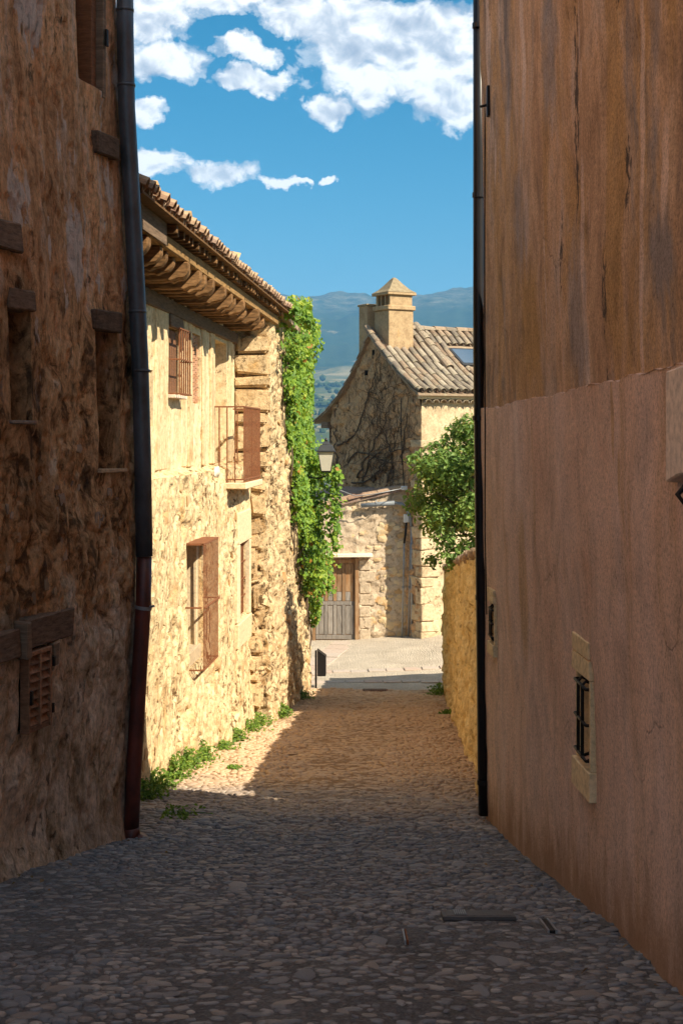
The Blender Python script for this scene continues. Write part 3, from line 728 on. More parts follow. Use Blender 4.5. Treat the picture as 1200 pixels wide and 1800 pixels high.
# ------------------------------------------------------------------ rubble stones for walls
def rock_mesh(seed, mat):
    rg = random.Random(seed); bm = bmesh.new(); bmesh.ops.create_icosphere(bm, subdivisions=1, radius=1)
    for v in bm.verts:
        p = v.co; q = Vector([math.copysign(abs(t) ** 0.55, t) for t in p]); v.co = Vector((q.x * (0.92 + rg.uniform(-.22, .2)), q.y * (0.92 + rg.uniform(-.22, .2)), q.z * (0.8 + rg.uniform(-.2, .2))))
    me = bpy.data.meshes.new('stone'); bm.to_mesh(me); bm.free(); me.materials.append(mat)
    return me
ROCK_L = [rock_mesh(s, M_STONE_LIT) for s in range(6)]
ROCK_D = [rock_mesh(s + 20, M_STONE_DARK) for s in range(6)]
def stone_on(parent, rocks, p, n, w, h, t, sink):
    """a stone lying in the wall face: w along the wall, h up, t out"""
    n = Vector(n).normalized(); up = Vector((0, 0, 1)); side = up.cross(n).normalized(); up2 = n.cross(side)
    rot = Matrix((side, up2, n)).transposed() @ Matrix.Rotation(random.uniform(-0.35, 0.35), 3, 'Z')
    o = bpy.data.objects.new('stone', random.choice(rocks)); COL.objects.link(o)
    o.location = Vector(p) + n * sink; o.rotation_euler = rot.to_euler(); o.scale = (w, h, t)
    put(o, parent); return o

# ------------------------------------------------------------------ near right house
RTOP = 7.6
rh = empty('plastered_house', (2.4, 6, -2.5), 'tall pinkish plastered house with stained upper wall, shading the right side of the alley', 'house')
def dend(z): return np.interp(z, [-0.7, 1.8], [13.35, 12.75])  # unseen end taper shaped to fit the shadow edge on the sunlit house
def rbat(z): return np.interp(z, [-3.7, -0.2, 3, 8], [0.055, -0.025, -0.09, -0.13])
def rpos(U, V):
    d = np.where(U < 11, U, 11 + (U - 11) * (dend(V) - 11) / (13.35 - 11))
    return 1.835 - 0.0385 * d + rbat(V), d, V
RN = (-1, -0.0385, 0)
def bandz(u): return np.interp(u, [-12, 6.6, 13.3], [0.55, 0.31, 0.225]) + (fbm(np.asarray(u) * 3, np.zeros_like(u), 5, 4, 0.7) - 0.5) * 0.06
holes_r = [(8.52, 8.98, -2.02, -1.47, 0.13), (12.46, 12.76, -1.84, -1.48, 0.10)]
us = np.unique(np.concatenate([grid_lines(-12, 6, 0.6), grid_lines(6, 13.35, 0.05, [h for q in holes_r for h in q[:2]])]))
zb_ = [h for q in holes_r for h in q[2:4]]
def rdisp(U, V): return (fbm(U * 0.6, V * 0.5, 3, 11) - 0.5) * 0.07 + (fbm(U * 4, V * 3, 4, 12) - 0.5) * 0.02
def rdisp_lo(U, V): return rdisp(U, V) + 0.028
vs_lo = grid_lines(-4.6, 0.2, 0.06, zb_)
def rpos_lo(U, V):  # the top edge of the lower coat wanders
    t = np.clip((V + 0.6) / 0.8, 0, 1); Vn = V + t * (bandz(U) - 0.2)
    return rpos(U, Vn)
wall_sheet('lower_wall', us, vs_lo, rpos_lo, RN, rdisp_lo, holes_r, [M_RLO, M_DARK], rh)
vs_up = np.unique(np.concatenate([grid_lines(0.1, 4.5, 0.08), grid_lines(4.5, RTOP, 0.4)]))
wall_sheet('upper_wall', us, vs_up, rpos, RN, rdisp, [], [M_RUP], rh, keep=lambda U, V: (V < 4.5) | (U < 10.5))  # unseen top stepped down so sun reaches the eaves opposite
# edge of the lower coat, end wall, back and roofs
q = []
for k in range(0, len(us) - 1):
    a, b = us[k], us[k + 1]; za, zb = float(bandz(a)), float(bandz(b))
    pa = np.array([float(t) for t in rpos(np.array(a), np.array(za))]); pb = np.array([float(t) for t in rpos(np.array(b), np.array(zb))])
    da, db = float(rdisp(np.array(a), np.array(za))), float(rdisp(np.array(b), np.array(zb)))
    q.append([(pa[0] - da - 0.028, pa[1], za), (pb[0] - db - 0.028, pb[1], zb), (pb[0] - db + 0.01, pb[1], zb + 0.006), (pa[0] - da + 0.01, pa[1], za + 0.006)])
sheet('plaster_edge', q, M_RLO, rh)
q = []
zs = np.linspace(-4.6, 4.5, 24)
for a, b in zip(zs[:-1], zs[1:]):
    da, db = float(dend(a)), float(dend(b)); xa, xb = 1.835 - 0.0385 * da + float(rbat(a)), 1.835 - 0.0385 * db + float(rbat(b))
    q.append([(xa, da, a), (4.6, 10.3, a), (4.6, 10.3, b), (xb, db, b)])  # unseen end wall slanted back to keep its shadow off the facade
q.append([(1.35, 10.5, 4.5), (4.6, 8.0, 4.5), (4.6, 8.0, RTOP), (1.33, 10.5, RTOP)])
q.append([(4.6, -12, -4.6), (4.6, 10.3, -4.6), (4.6, 10.3, 4.5), (4.6, 8.0, 4.5), (4.6, 8.0, RTOP), (4.6, -12, RTOP)])
q.append([(2.3, -12, -4.6), (4.6, -12, -4.6), (4.6, -12, RTOP), (2.3, -12, RTOP)])
sheet('rear_wall', q, M_RLO, rh)
MB().prism([(2.2, -12.2, RTOP), (1.3, 10.52, RTOP), (4.6, 8.0, RTOP + 0.25), (4.6, -12.2, RTOP + 0.25)], (0, 0, 0.1)).build('roof', M_TILE, rh)
MB().prism([(1.32, 10.5, 4.5), (1.29, 12.76, 4.5), (4.6, 10.3, 4.7), (4.6, 8.0, 4.7)], (0, 0, 0.06)).build('roof', M_TILE, rh)
def rwin(d0, d1, z0, z1, lz, sz, nb, bars_out):
    """sandstone-framed slit window with an iron grille in the right wall"""
    def face(d, z): return float(rpos(np.array(d), np.array(z))[0]) - float(rdisp_lo(np.array(d), np.array(z)))
    xf = float(rpos(np.array((d0 + d1) / 2), np.array((z0 + z1) / 2))[0]) - 0.024
    fr = None
    mb = MB()
    hz = (lz - z1) / 2
    w = (d1 - d0) / 2 + 0.03; yc = (d0 + d1) / 2
    ax = (0.0385, -1, 0); an = (-1, -0.0385, 0)
    fr = MB().box((xf + 0.030, yc, z1 + hz * 0.5), ax, an, (0, 0, 1), w, 0.05, hz * 0.47, 0.004).build('window_frame', M_LIME, rh, 0.005)
    MB().box((xf + 0.030, yc + 0.005, z1 + hz * 1.5), ax, an, (0, 0, 1), w - 0.01, 0.051, hz * 0.47, 0.004).build('lintel', M_LIME, fr, 0.005)
    MB().box((xf + 0.032, yc, (z0 + sz) / 2), ax, an, (0, 0, 1), w, 0.052, (z0 - sz) / 2, 0.004).build('sill', M_LIME, fr, 0.005)
    MB().box((xf + 0.05, d1 + 0.004, (z0 + z1) / 2), ax, an, (0, 0, 1), 0.022, 0.052, (z1 - z0) / 2 - 0.002, 0.002).build('jamb', M_LIME, fr, 0.003)
    MB().box((xf + 0.05, d0 - 0.004, (z0 + z1) / 2), ax, an, (0, 0, 1), 0.016, 0.050, (z1 - z0) / 2 - 0.002, 0.002).build('jamb', M_LIME, fr, 0.003)
    MB().box((xf + 0.085, d0 + (d1 - d0) * 0.70, (z0 + z1) / 2), ax, an, (0, 0, 1), (d1 - d0) * 0.29, 0.012, (z1 - z0) / 2 - 0.01).build('inner_slab', M_LIME, fr, 0.002)
    for k in range(nb):
        yb = d0 + (d1 - d0) * (k + 1) / (nb + 1); xb = xf - bars_out
        MB().tube([(xf + 0.06, yb, z1 - 0.05), (xf + 0.005, yb, z1 - 0.03), (xb, yb, z1 - 0.055), (xb, yb, z0 + 0.055), (xf + 0.005, yb, z0 + 0.03), (xf + 0.06, yb, z0 + 0.05)], 0.011, 8).build('bar', M_IRON, fr, smooth=True)
    for zc in (z1 - 0.06, (z0 + z1) / 2, z0 + 0.06):
        MB().tube([(xf + 0.04, d0 - 0.0, zc), (xf - bars_out, d0 + 0.03, zc), (xf - bars_out, d1 - 0.03, zc), (xf + 0.04, d1 + 0.0, zc)], 0.010, 8).build('bar', M_IRON, fr, smooth=True)
rwin(8.52, 8.98, -2.02, -1.47, -1.235, -2.20, 2, 0.018)
rwin(12.46, 12.76, -1.84, -1.48, -1.36, -1.95, 2, 0.015)
# stone block at the right edge, with an iron end below it
xb = 1.835 - 0.0385 * 6.3
MB().prism([(xb - 0.125, 6.45, 0.29), (xb - 0.125, 6.45, -0.215), (xb - 0.125, 6.22, -0.175), (xb - 0.125, 5.4, -0.12), (xb - 0.125, 5.4, 0.33)], (0.20, 0, 0)).build('corbel_stone', M_SANDGREY, rh, 0.008)
hk = MB().tube([(xb - 0.06, 6.25, -0.16), (xb - 0.085, 6.23, -0.22), (xb - 0.125, 6.22, -0.26), (xb - 0.10, 6.20, -0.30)], [0.016, 0.014, 0.012, 0.008], 8).build('iron_bracket', M_IRON, rh, smooth=True)
# iron shutter catch high on the wall
xf = float(rpos(np.array(12.4), np.array(2.9))[0])
mb = MB(); mb.box((xf - 0.012, 12.35, 2.9), (0, 1, 0), (1, 0, 0), (0, 0, 1), 0.035, 0.012, 0.13)
mb.tube([(xf, 12.37, 2.88), (xf - 0.05, 12.4, 2.87), (xf - 0.07, 12.42, 2.87)], 0.012, 8)
mb.build('iron_catch', M_IRON, rh)

# drainpipe on that corner
def px(p, y, d): return Vector(((p - 600) / 2500 * d, d, (765 - y) / 2500 * d))
dp = empty('drainpipe', (1.33, 13.25, -3.55), 'slim black downpipe running up the far corner of the pinkish plastered house', 'drainpipe')
MB().tube([px(841, -60, 12.9), px(841, 250, 12.92), px(841, 620, 12.95), px(845, 1000, 13.05), px(848, 1300, 13.2), px(850, 1432, 13.25)], 0.052, 16).build('pipe', M_PIPE_BLACK, dp, smooth=True)
for (p, y, d) in ((841, 45, 12.9), (841, 343, 12.92), (841, 735, 12.96), (846, 1050, 13.08), (849, 1375, 13.22)):
    c = px(p, y, d)
    cl = MB().tube([c + Vector((0, 0, -0.022)), c + Vector((0, 0, 0.022))], 0.060, 16).build('clamp', M_PIPE_BLACK, dp)
    MB().tube([c, c + Vector((0.11, -0.02, 0))], 0.009, 6).build('spike', M_IRON, cl)
cb = MB()
cpts = [px(854 + 0.4 * math.sin(k), -60 + k * 110, 12.6) for k in range(0, 10)] + [px(857, 1080, 12.9)]
MB().tube([(p.x - 0.012, p.y, p.z) for p in cpts], 0.006, 6).build('cable', M_IRON, rh, smooth=True)

# ------------------------------------------------------------------ near left house
lh = empty('rubble_house', (-2.3, 10.5, -3.2), 'weathered rubble and earth render house with slit windows, at the near left', 'house')
def lbat(z): return np.interp(z, [-4, -3.4, -2, -0.65, 1, 3.7, 8.0], [-0.07, -0.06, 0.03, 0.06, 0.01, -0.12, -0.26])
def lpos(U, V): return -5.043 + 0.27 * U + lbat(V), U, V
LN = np.array((1, -0.27, 0)) / math.hypot(1, 0.27)
LT = np.array((0.27, 1, 0)) / math.hypot(1, 0.27)
def ldisp(U, V):
    f1, f2, idv = worley(U * 5.5 + (fbm(U * 4, V * 4, 2, 5) - .5) * 1.1, V * 6.5 + (fbm(U * 4 + 9, V * 4, 2, 6) - .5) * 1.1, 3)
    stone = sstep(0.02, 0.22, f2 - f1) * (0.5 + 0.9 * idv)
    zone = sstep(-2.9, -1.5, V + (fbm(U * 2, V * 2, 3, 7) - .5) * 1.6) * (1 - sstep(0.1, 1.2, V + (fbm(U * 2 + 5, V * 2, 3, 9) - .5) * 1.6))
    low = 1 - sstep(-3.3, -2.0, V)
    h = (fbm(U * 1.1, V * 0.8, 3, 21) - .5) * 0.11 + (fbm(U * 5, V * 2.4, 4, 22) - .5) * (0.03 + 0.05 * zone + 0.03 * low)
    h += (stone - 0.6) * 0.016 * (zone + 0.3 * low) + (fbm(U * 9, V * 3.5, 4, 24) - .5) * 0.07 * (0.35 + zone)
    h -= 0.022 * sstep(0.56, 0.66, fbm(U * 12, V * 5, 3, 23)) * (1 - 0.3 * zone)
    return h * sstep(-3.9, -3.1, V + 0.0 * U) * 1.0 + 0.10 * (1 - sstep(-3.45, -2.95, V + (U - 11) * 0.14))
holes_l = [(9.97, 10.29, 0.10, 0.89, 0.30), (11.36, 11.78, -0.28, 0.85, 0.30), (11.27, 11.74, 2.83, 4.3, 0.22), (10.10, 10.46, -2.13, -1.54, 0.07)]
us = np.unique(np.concatenate([grid_lines(0.0, 9.6, 0.4), grid_lines(9.6, 12.05, 0.021, [h for q in holes_l for h in q[:2]])]))
vs_ = np.unique(np.concatenate([grid_lines(-4.3, 4.4, 0.024, [h for q in holes_l for h in q[2:4]]), grid_lines(4.4, 8.0, 0.3)]))  # unseen upper wall raised to bounce warm sunlight into the alley
wall_sheet('wall', us, vs_, lpos, LN, ldisp, holes_l, [M_LEFT, M_REVEALDARK], lh)
ex = -5.043 + 0.27 * 12.05
zs = np.linspace(-4.3, 8.0, 40)
q = [[(ex + float(lbat(a)), 12.05, a), (ex + float(lbat(b)), 12.05, b), (-9, 14.2, b), (-9, 14.2, a)] for a, b in zip(zs[:-1], zs[1:])]
q += [[(-5.2, 0, -4.3), (-5.2, 0, 8.0), (-9, 1, 8.0), (-9, 1, -4.3)], [(-9, 1, -4.3), (-9, 14.2, -4.3), (-9, 14.2, 8.0), (-9, 1, 8.0)]]
sheet('rear_wall', q, M_LEFT, lh)
MB().prism([(-5.3, 0, 7.98), (-9, 0.5, 8.9), (-9, 14.3, 8.9), (-2.05, 12.1, 7.98)], (0, 0, 0.14)).build('roof', M_TILE, lh)
def lpt(d, z, out=0.0):
    x = -5.043 + 0.27 * d + float(lbat(z)); return Vector((x, d, z)) + Vector(LN) * out
def lbox(name, d0, d1, z0, z1, o0, o1, mat, parent, bevel=0.006, jit=0.0):
    c = (lpt((d0 + d1) / 2, (z0 + z1) / 2, (o0 + o1) / 2))
    return MB().box(c, LT, LN, (0, 0, 1), (d1 - d0) / 2 * 1.036, (o1 - o0) / 2, (z1 - z0) / 2, jit).build(name, mat, parent, bevel)
lbox('lintel', 9.95, 10.33, 0.885, 1.04, -0.10, 0.035, M_WOOD_BEAM, lh, 0.012, 0.012)
lbox('lintel', 11.31, 11.81, 0.845, 1.005, -0.10, 0.035, M_WOOD_BEAM, lh, 0.012, 0.014)
lbox('sill', 11.34, 11.82, -0.30, -0.272, -0.16, 0.03, M_STONE_DARK, lh, 0.006, 0.004)
lbox('sill', 9.95, 10.31, 0.08, 0.104, -0.16, 0.02, M_STONE_DARK, lh, 0.006, 0.004)
# tall upper window: jamb planks and an inner shutter
wf = lbox('window_frame', 11.62, 11.70, 2.84, 4.3, -0.18, -0.02, M_SHUTTER, lh)
lbox('shutter', 11.30, 11.60, 2.86, 4.3, -0.19, -0.15, M_POST, wf)
lbox('jamb', 11.705, 11.76, 2.78, 4.3, -0.15, 0.04, M_WOOD_OLD, wf)
lbox('hinge', 11.70, 11.74, 3.2, 3.34, 0.04, 0.06, M_IRON, wf, 0.003)
lbox('beam_end', 11.52, 11.90, 2.30, 2.48, -0.1, 0.025, M_WOOD_BEAM, lh, 0.012, 0.015)
lbox('beam_end', 9.70, 10.13, 1.30, 1.50, -0.1, 0.06, M_WOOD_BEAM, lh, 0.014, 0.018)
# timber lintel over the louvred shutter
lbox('timber_lintel', 9.60, 10.03, -1.56, -1.36, -0.08, 0.045, M_WOOD_BEAM, lh, 0.010, 0.012)
lbox('timber_lintel', 10.10, 10.82, -1.52, -1.31, -0.08, 0.05, M_WOOD_BEAM, lh, 0.010, 0.012)
lbox('timber_stub', 10.035, 10.095, -1.58, -1.32, -0.02, 0.09, M_WOOD_OLD, lh, 0.008, 0.008)
lbox('timber_stub', 10.49, 10.56, -1.70, -1.53, -0.02, 0.07, M_WOOD_OLD, lh, 0.008, 0.008)
sh = lbox('shutter_frame', 10.105, 10.13, -2.125, -1.545, 0.0, 0.07, M_LOUVRE, lh, 0.003)
lbox('stile', 10.43, 10.455, -2.125, -1.545, 0.0, 0.07, M_LOUVRE, sh, 0.003)
lbox('stile', 10.27, 10.292, -2.09, -1.575, 0.0, 0.072, M_LOUVRE, sh, 0.003)
lbox('rail', 10.131, 10.429, -2.125, -2.085, 0.0, 0.069, M_LOUVRE, sh, 0.003)
lbox('rail', 10.131, 10.429, -1.575, -1.545, 0.0, 0.069, M_LOUVRE, sh, 0.003)
for (a, b) in ((10.132, 10.268), (10.294, 10.428)):
    for k in range(8):
        z = -2.05 + k * 0.0625
        c = lpt((a + b) / 2, z, 0.043)
        up = (Vector((0, 0, 1)) * 0.87 - Vector(LN) * 0.5).normalized(); nn = Vector(LT).cross(up)
        MB().box(c, LT, nn, up, (b - a) / 2 * 1.03, 0.005, 0.034).build('slat', M_LOUVRE, sh)
lbox('latch', 10.115, 10.14, -1.92, -1.82, 0.07, 0.09, M_IRON, sh, 0.003)
for z in (-1.66, -2.0): lbox('hinge', 10.452, 10.475, z - 0.035, z + 0.035, 0.04, 0.085, M_IRON, sh, 0.003)
# stones showing through the render
for k in range(80):
    d = random.uniform(9.9, 12.0); z = random.gauss(-0.75, 0.55) if random.random() < 0.72 else random.uniform(-3.0, -1.2)
    if any(h[0] - 0.12 < d < h[1] + 0.12 and h[2] - 0.16 < z < h[3] + 0.26 for h in holes_l) or (-1.75 < z < -1.2 and d < 10.95): continue
    s = random.uniform(0.025, 0.065)
    stone_on(lh, ROCK_D, lpt(d, z, float(ldisp(np.array([d]), np.array([z]))[0])), LN, s * random.uniform(0.8, 1.2), s * random.uniform(0.7, 1.5), s * 0.4, -s * random.uniform(0.2, 0.32))

# left drainpipe: grey above, oxblood iron below
dl = empty('drainpipe', (-1.76, 11.9, -3.35), 'thick downpipe on the near left house corner, grey metal above and dark oxblood red below', 'drainpipe')
def LP(p, y, d=12.02): return px(p, y, d)
MB().tube([LP(219, -80), LP(220.5, 60), LP(223, 190), LP(232, 350), LP(240, 500), LP(247, 650), LP(251, 800), LP(254, 978)], 0.072, 20).build('upper_pipe', M_PIPE_GREY, dl, smooth=True)
MB().tube([LP(253.5, 979), LP(252, 1065), LP(247, 1150), LP(241, 1260), LP(234, 1380), LP(231, 1462)], 0.066, 20).build('lower_pipe', M_PIPE_RED, dl, smooth=True)
for (p, y) in ((220, 18), (222.5, 150), (242, 548), (248.5, 652)):
    c = LP(p, y); MB().tube([c - Vector((0, 0, 0.012)), c + Vector((0, 0, 0.012))], 0.0765, 20).build('joint', M_PIPE_GREY, dl, smooth=True)
c = LP(252, 1068); cl = MB().tube([c - Vector((0.0, 0, 0.014)), c + Vector((0.004, 0, 0.014))], 0.072, 20).build('clamp', M_ZINC, dl)
MB().tube([c + Vector((0.06, -0.04, 0.01)), c + Vector((0.1, -0.05, 0.02))], 0.01, 6).build('bolt', M_ZINC, cl)
MB().tube([LP(231, 1455), LP(232, 1470), LP(238, 1478), LP(248, 1474), LP(251, 1468)], [0.072, 0.075, 0.072, 0.068, 0.066], 16).build('foot', M_PIPE_RED, dl, smooth=True)

# ------------------------------------------------------------------ sunlit house with timber eaves
fh = empty('sunlit_house', (-2.2, 17.5, -4.2), 'sunlit old stone house with deep carved timber eaves, balcony and iron window grilles', 'house')
FN = (1, -0.068, 0); FT = (0.068, 1, 0)
def fpos_lo(U, V): return x0l(U) + 0.068 * U - 0.02 * (V + 4.0), U, V
def fpos_up(U, V): return -3.30 + 0.068 * U + 0 * V, U, V
def flx(d, z): return float(x0l(d)) + 0.068 * d - 0.02 * (z + 4)
def fux(d): return -3.30 + 0.068 * d
def fdisp_lo(U, V):
    f1, f2, idv = worley(U * 4.2 + (fbm(U * 3, V * 3, 2, 45) - .5) * 1.3, V * 5.2 + (fbm(U * 3 + 7, V * 3, 2, 46) - .5) * 1.3, 41)
    st = sstep(0.02, 0.25, f2 - f1) * (0.4 + idv)
    ex = sstep(0.40, 0.62, fbm(U * 0.8, V * 0.7, 3, 47)) + 0.5 * (1 - sstep(-4.4, -3.2, V + U * 0.02))
    h = (fbm(U * 0.7, V * 0.6, 3, 48) - .5) * 0.16 + (st - .6) * 0.028 * ex + (fbm(U * 7, V * 5, 4, 49) - .5) * (0.025 + 0.05 * sstep(0.4, 0.62, fbm(U * 0.7 + 8, V * 0.7, 3, 53)))
    h -= 0.055 * sstep(0.555, 0.65, fbm(U * 9, V * 6, 3, 50)) * sstep(0.42, 0.6, fbm(U * 0.9 + 3, V * 0.8, 3, 52))
    return h + 0.04
def fdisp_up(U, V):
    return (fbm(U * 0.9, V * 0.4, 3, 60) - .5) * 0.03 + (fbm(U * 6, V * 2, 3, 61) - .5) * 0.025 - 0.02 * sstep(0.60, 0.68, fbm(U * 9, V * 3, 3, 62))
hl = [(18.15, 19.2, -2.99, -1.40, 0.30), (21.8, 22.8, -2.84, -1.67, 0.35)]
hu = [(17.4, 18.1, 0.5, 1.33, 0.12), (19.05, 19.75, 0.43, 1.38, 0.10), (21.0, 22.2, -0.72, 1.42, 0.26), (16.28, 16.46, 0.1, 0.75, 0.1)]
us = np.unique(np.concatenate([grid_lines(12.1, 14.8, 0.12), grid_lines(14.8, 23.25, 0.034, [h for q_ in hl for h in q_[:2]])]))
vs_ = grid_lines(-5.6, -0.5, 0.034, [h for q_ in hl for h in q_[2:4]])
wall_sheet('lower_wall', us, vs_, fpos_lo, FN, fdisp_lo, hl, [M_LITWALL, M_REVEALDARK], fh)
us2 = np.unique(np.concatenate([grid_lines(12.1, 14.8, 0.12), grid_lines(14.8, 23.25, 0.04, [h for q_ in hu for h in q_[:2]])]))
vs2 = grid_lines(-0.78, 2.0, 0.04, [h for q_ in hu for h in q_[2:4]])
wall_sheet('upper_wall', us2, vs2, fpos_up, FN, fdisp_up, hu, [M_PLASTER_UP, M_REVEALDARK], fh)
# ledge between them
us_l = np.linspace(12.1, 23.25, 240); q = []
for a, b in zip(us_l[:-1], us_l[1:]):
    xa = flx(a, -.5) + float(fdisp_lo(np.array([a]), np.array([-.5]))[0]); xb_ = flx(b, -.5) + float(fdisp_lo(np.array([b]), np.array([-.5]))[0])
    q.append([(xa, a, -0.5), (xb_, b, -0.5), (fux(b) - 0.05, b, -0.42), (fux(a) - 0.05, a, -0.42)])
sheet('ledge', q, M_LITWALL, fh)
sheet('rear_wall', [[(-9, 12.2, -5.6), (-9, 23.3, -5.6), (-9, 23.3, 3.9), (-9, 12.2, 3.9)], [(-2.6, 12.2, -5.6), (-9, 12.2, -5.6), (-9, 12.2, 3.9), (-2.6, 12.2, 2.0)]], M_LITWALL, fh)
def fbox(name, d0, d1, z0, z1, x0, x1, mat, parent, bevel=0.006, jit=0.0):
    """box whose faces follow the facade: x0, x1 are offsets of X0 (line X = X0 + 0.068 d)"""
    dm = (d0 + d1) / 2
    return MB().box(((x0 + x1) / 2 + 0.068 * dm, dm, (z0 + z1) / 2), FT, FN, (0, 0, 1), (d1 - d0) / 2 * 1.002, (x1 - x0) / 2, (z1 - z0) / 2, jit).build(name, mat, parent, bevel)
# half-timber posts and plates of the upper floor
for (d0, d1) in ((16.55, 17.3), (18.25, 18.55), (18.75, 19.0), (19.82, 20.1), (20.55, 20.9), (22.28, 22.7)):
    fbox('post', d0, d1, -0.42, 1.50, -3.34, -3.275, M_POST, fh, 0.012, 0.012)
fbox('wall_plate', 12.0, 23.15, 1.48, 1.66, -3.36, -3.24, M_WOOD_OLD, fh, 0.012, 0.01)
fbox('window_lintel', 17.3, 18.2, 1.335, 1.475, -3.34, -3.25, M_WOOD_OLD, fh, 0.01, 0.01)
# carved joist ends
joist_me = None
def joist_poly(xa, xo, z0, z1):
    L = xo - xa
    return [(xa, z0), (xa + L * 0.58, z0), (xa + L * 0.66, z0 + 0.012), (xa + L * 0.74, z0 - 0.008), (xa + L * 0.82, z0 + 0.02), (xa + L * 0.92, z0 + 0.03), (xa + L * 0.97, z0 + 0.07), (xo, z0 + 0.11), (xo, z1), (xa, z1)]
d = 12.5; k = 0
while d < 23.2:
    w = 0.13 if d > 13.9 else 0.18
    dz = random.uniform(-0.02, 0.03); ext = random.uniform(-0.10, 0.04); w *= random.uniform(0.8, 1.15)
    poly = [(x + 0.068 * d, d - w / 2, z) for x, z in joist_poly(-3.42, -2.68 + ext, 1.66 + dz - (0.03 if d < 13.9 else 0), 1.857)]
    MB().prism(poly, (0.068 * w, w, 0)).build('joist', M_EAVE, fh, 0.010)
    d += 0.45 + random.uniform(-0.07, 0.07) + (0.25 if d < 13.5 else 0)
for (a, b) in ((12.25, 15.9), (15.9, 19.8), (19.8, 24.0)):
    fbox('eave_beam', a, b - 0.004, 1.86, 2.00, -2.84, -2.695, M_EAVEBEAM, fh, 0.012, 0.006)
fbox('fascia_board', 12.25, 14.0, 1.865, 2.1, -2.69, -2.665, M_WOOD_OLD, fh, 0.004, 0.004)
d = 14.1
while d < 24.0:
    w = random.uniform(0.06, 0.085); ext = random.uniform(-0.02, 0.03)
    fbox('rafter_end', d, d + w, 2.002, 2.085, -3.4, -2.61 + ext, M_EAVE, fh, 0.006, 0.004)
    d += 0.25 + random.uniform(-0.03, 0.03)
# boarding between roof tiles and rafters, roof slope
def slope_sheet(name, d0, d1, pts, mat, parent):
    mb = MB(); poly = [(x + 0.068 * d0, d0, z) for x, z in pts]
    mb.prism(poly, (0.068 * (d1 - d0), d1 - d0, 0)); return mb.build(name, mat, parent)
slope_sheet('eave_boards', 12.25, 25.6, [(-3.4, 2.09), (-2.54, 2.088), (-2.54, 2.108), (-3.4, 2.112)], M_EAVE, fh)
slope_sheet('roof', 12.2, 25.6, [(-6.2, 3.42), (-2.60, 2.11), (-2.60, 2.13), (-6.2, 3.52)], M_TILE_OLD, fh)
slope_sheet('roof', 12.2, 25.6, [(-9.9, 2.01), (-6.2, 3.42), (-6.2, 3.52), (-9.9, 2.05)], M_TILE_OLD, fh)
# barrel tiles
def tile_mesh(mat, L, r0, r1, t=0.014, seg=6, name='roof_tile'):
    """half-round tile lying along +X from 0 to L, crown up"""
    vs = []; fs = []
    for (x, r) in ((0, r0), (L, r1)):
        for rr in (r, r - t):
            for k in range(seg + 1):
                a = math.pi * k / seg
                vs.append((x, math.cos(a) * rr, math.sin(a) * rr * 0.85))
    n = seg + 1
    for k in range(seg):
        fs.append((k, k + 1, 2 * n + k + 1, 2 * n + k)); fs.append((n + k, 3 * n + k, 3 * n + k + 1, n + k + 1))
        fs.append((k, n + k, n + k + 1, k + 1)); fs.append((2 * n + k, 2 * n + k + 1, 3 * n + k + 1, 3 * n + k))
    fs.append((0, 2 * n, 3 * n, n)); fs.append((seg, n + seg, 3 * n + seg, 2 * n + seg))
    me = bpy.data.meshes.new(name); me.from_pydata(vs, [], fs); me.materials.append(mat)
    return me
TILE_OLD_M = tile_mesh(M_TILE_OLD, 0.46, 0.098, 0.080)
def place_tile(me, p, xdir, up, parent, flip=False, j=0.02, name='roof_tile'):
    """xdir points up the slope"""
    xd = Vector(xdir).normalized(); up = Vector(up); yd = up.cross(xd).normalized(); zd = xd.cross(yd)
    if flip: yd, zd = -yd, -zd
    rot = Matrix((xd, yd, zd)).transposed() @ Matrix.Rotation(random.uniform(-j, j), 3, 'Z') @ Matrix.Rotation(random.uniform(-j, j), 3, 'Y')
    o = bpy.data.objects.new(name, me); COL.objects.link(o); o.location = p; o.rotation_euler = rot.to_euler(); put(o, parent); return o
sl = Vector((-3.78, 0, 1.41)).normalized()
for row in range(2):
    d = 12.3
    while d < 25.6:
        base = Vector((-2.52 + 0.068 * d + random.uniform(-0.025, 0.025), d, 2.118 + random.uniform(-0.006, 0.01)))
        p = base + sl * (0.34 * row) + Vector((0, 0, 0.035 + 0.004 * row))
        place_tile(TILE_OLD_M, p, sl, (0, 0, 1), fh, False, 0.05)
        if row == 0:
            place_tile(TILE_OLD_M, base + Vector((-0.02, 0.105, 0.085)), sl, (0, 0, 1), fh, True, 0.04)
        d += 0.21 + random.uniform(-0.008, 0.008)
for (d, s) in ((14.9, 0.14), (18.3, 0.16), (22.2, 0.12), (13.1, 0.15)):
    o = stone_on(fh, ROCK_L, (-2.70 + 0.068 * d, d, 2.31), (0, 0, 1), s, s * 0.8, s * 0.45, 0)
# pier of big blocks where the wall steps out
z = -0.55
for hgt in (0.30, 0.44, 0.16, 0.40, 0.22, 0.36, 0.30):
    j = random.uniform(-0.03, 0.03)
    MB().box((-3.04 + 0.068 * 23.3 + j * 0.5, 23.24 + j, z + hgt / 2), (1, 0.04, 0), (-.04, 1, 0), (0, 0, 1), 0.29, 0.20, hgt / 2 - 0.014, 0.04).build('pier_block', M_IVYWALL, fh, 0.035, False, 2)
    z += hgt
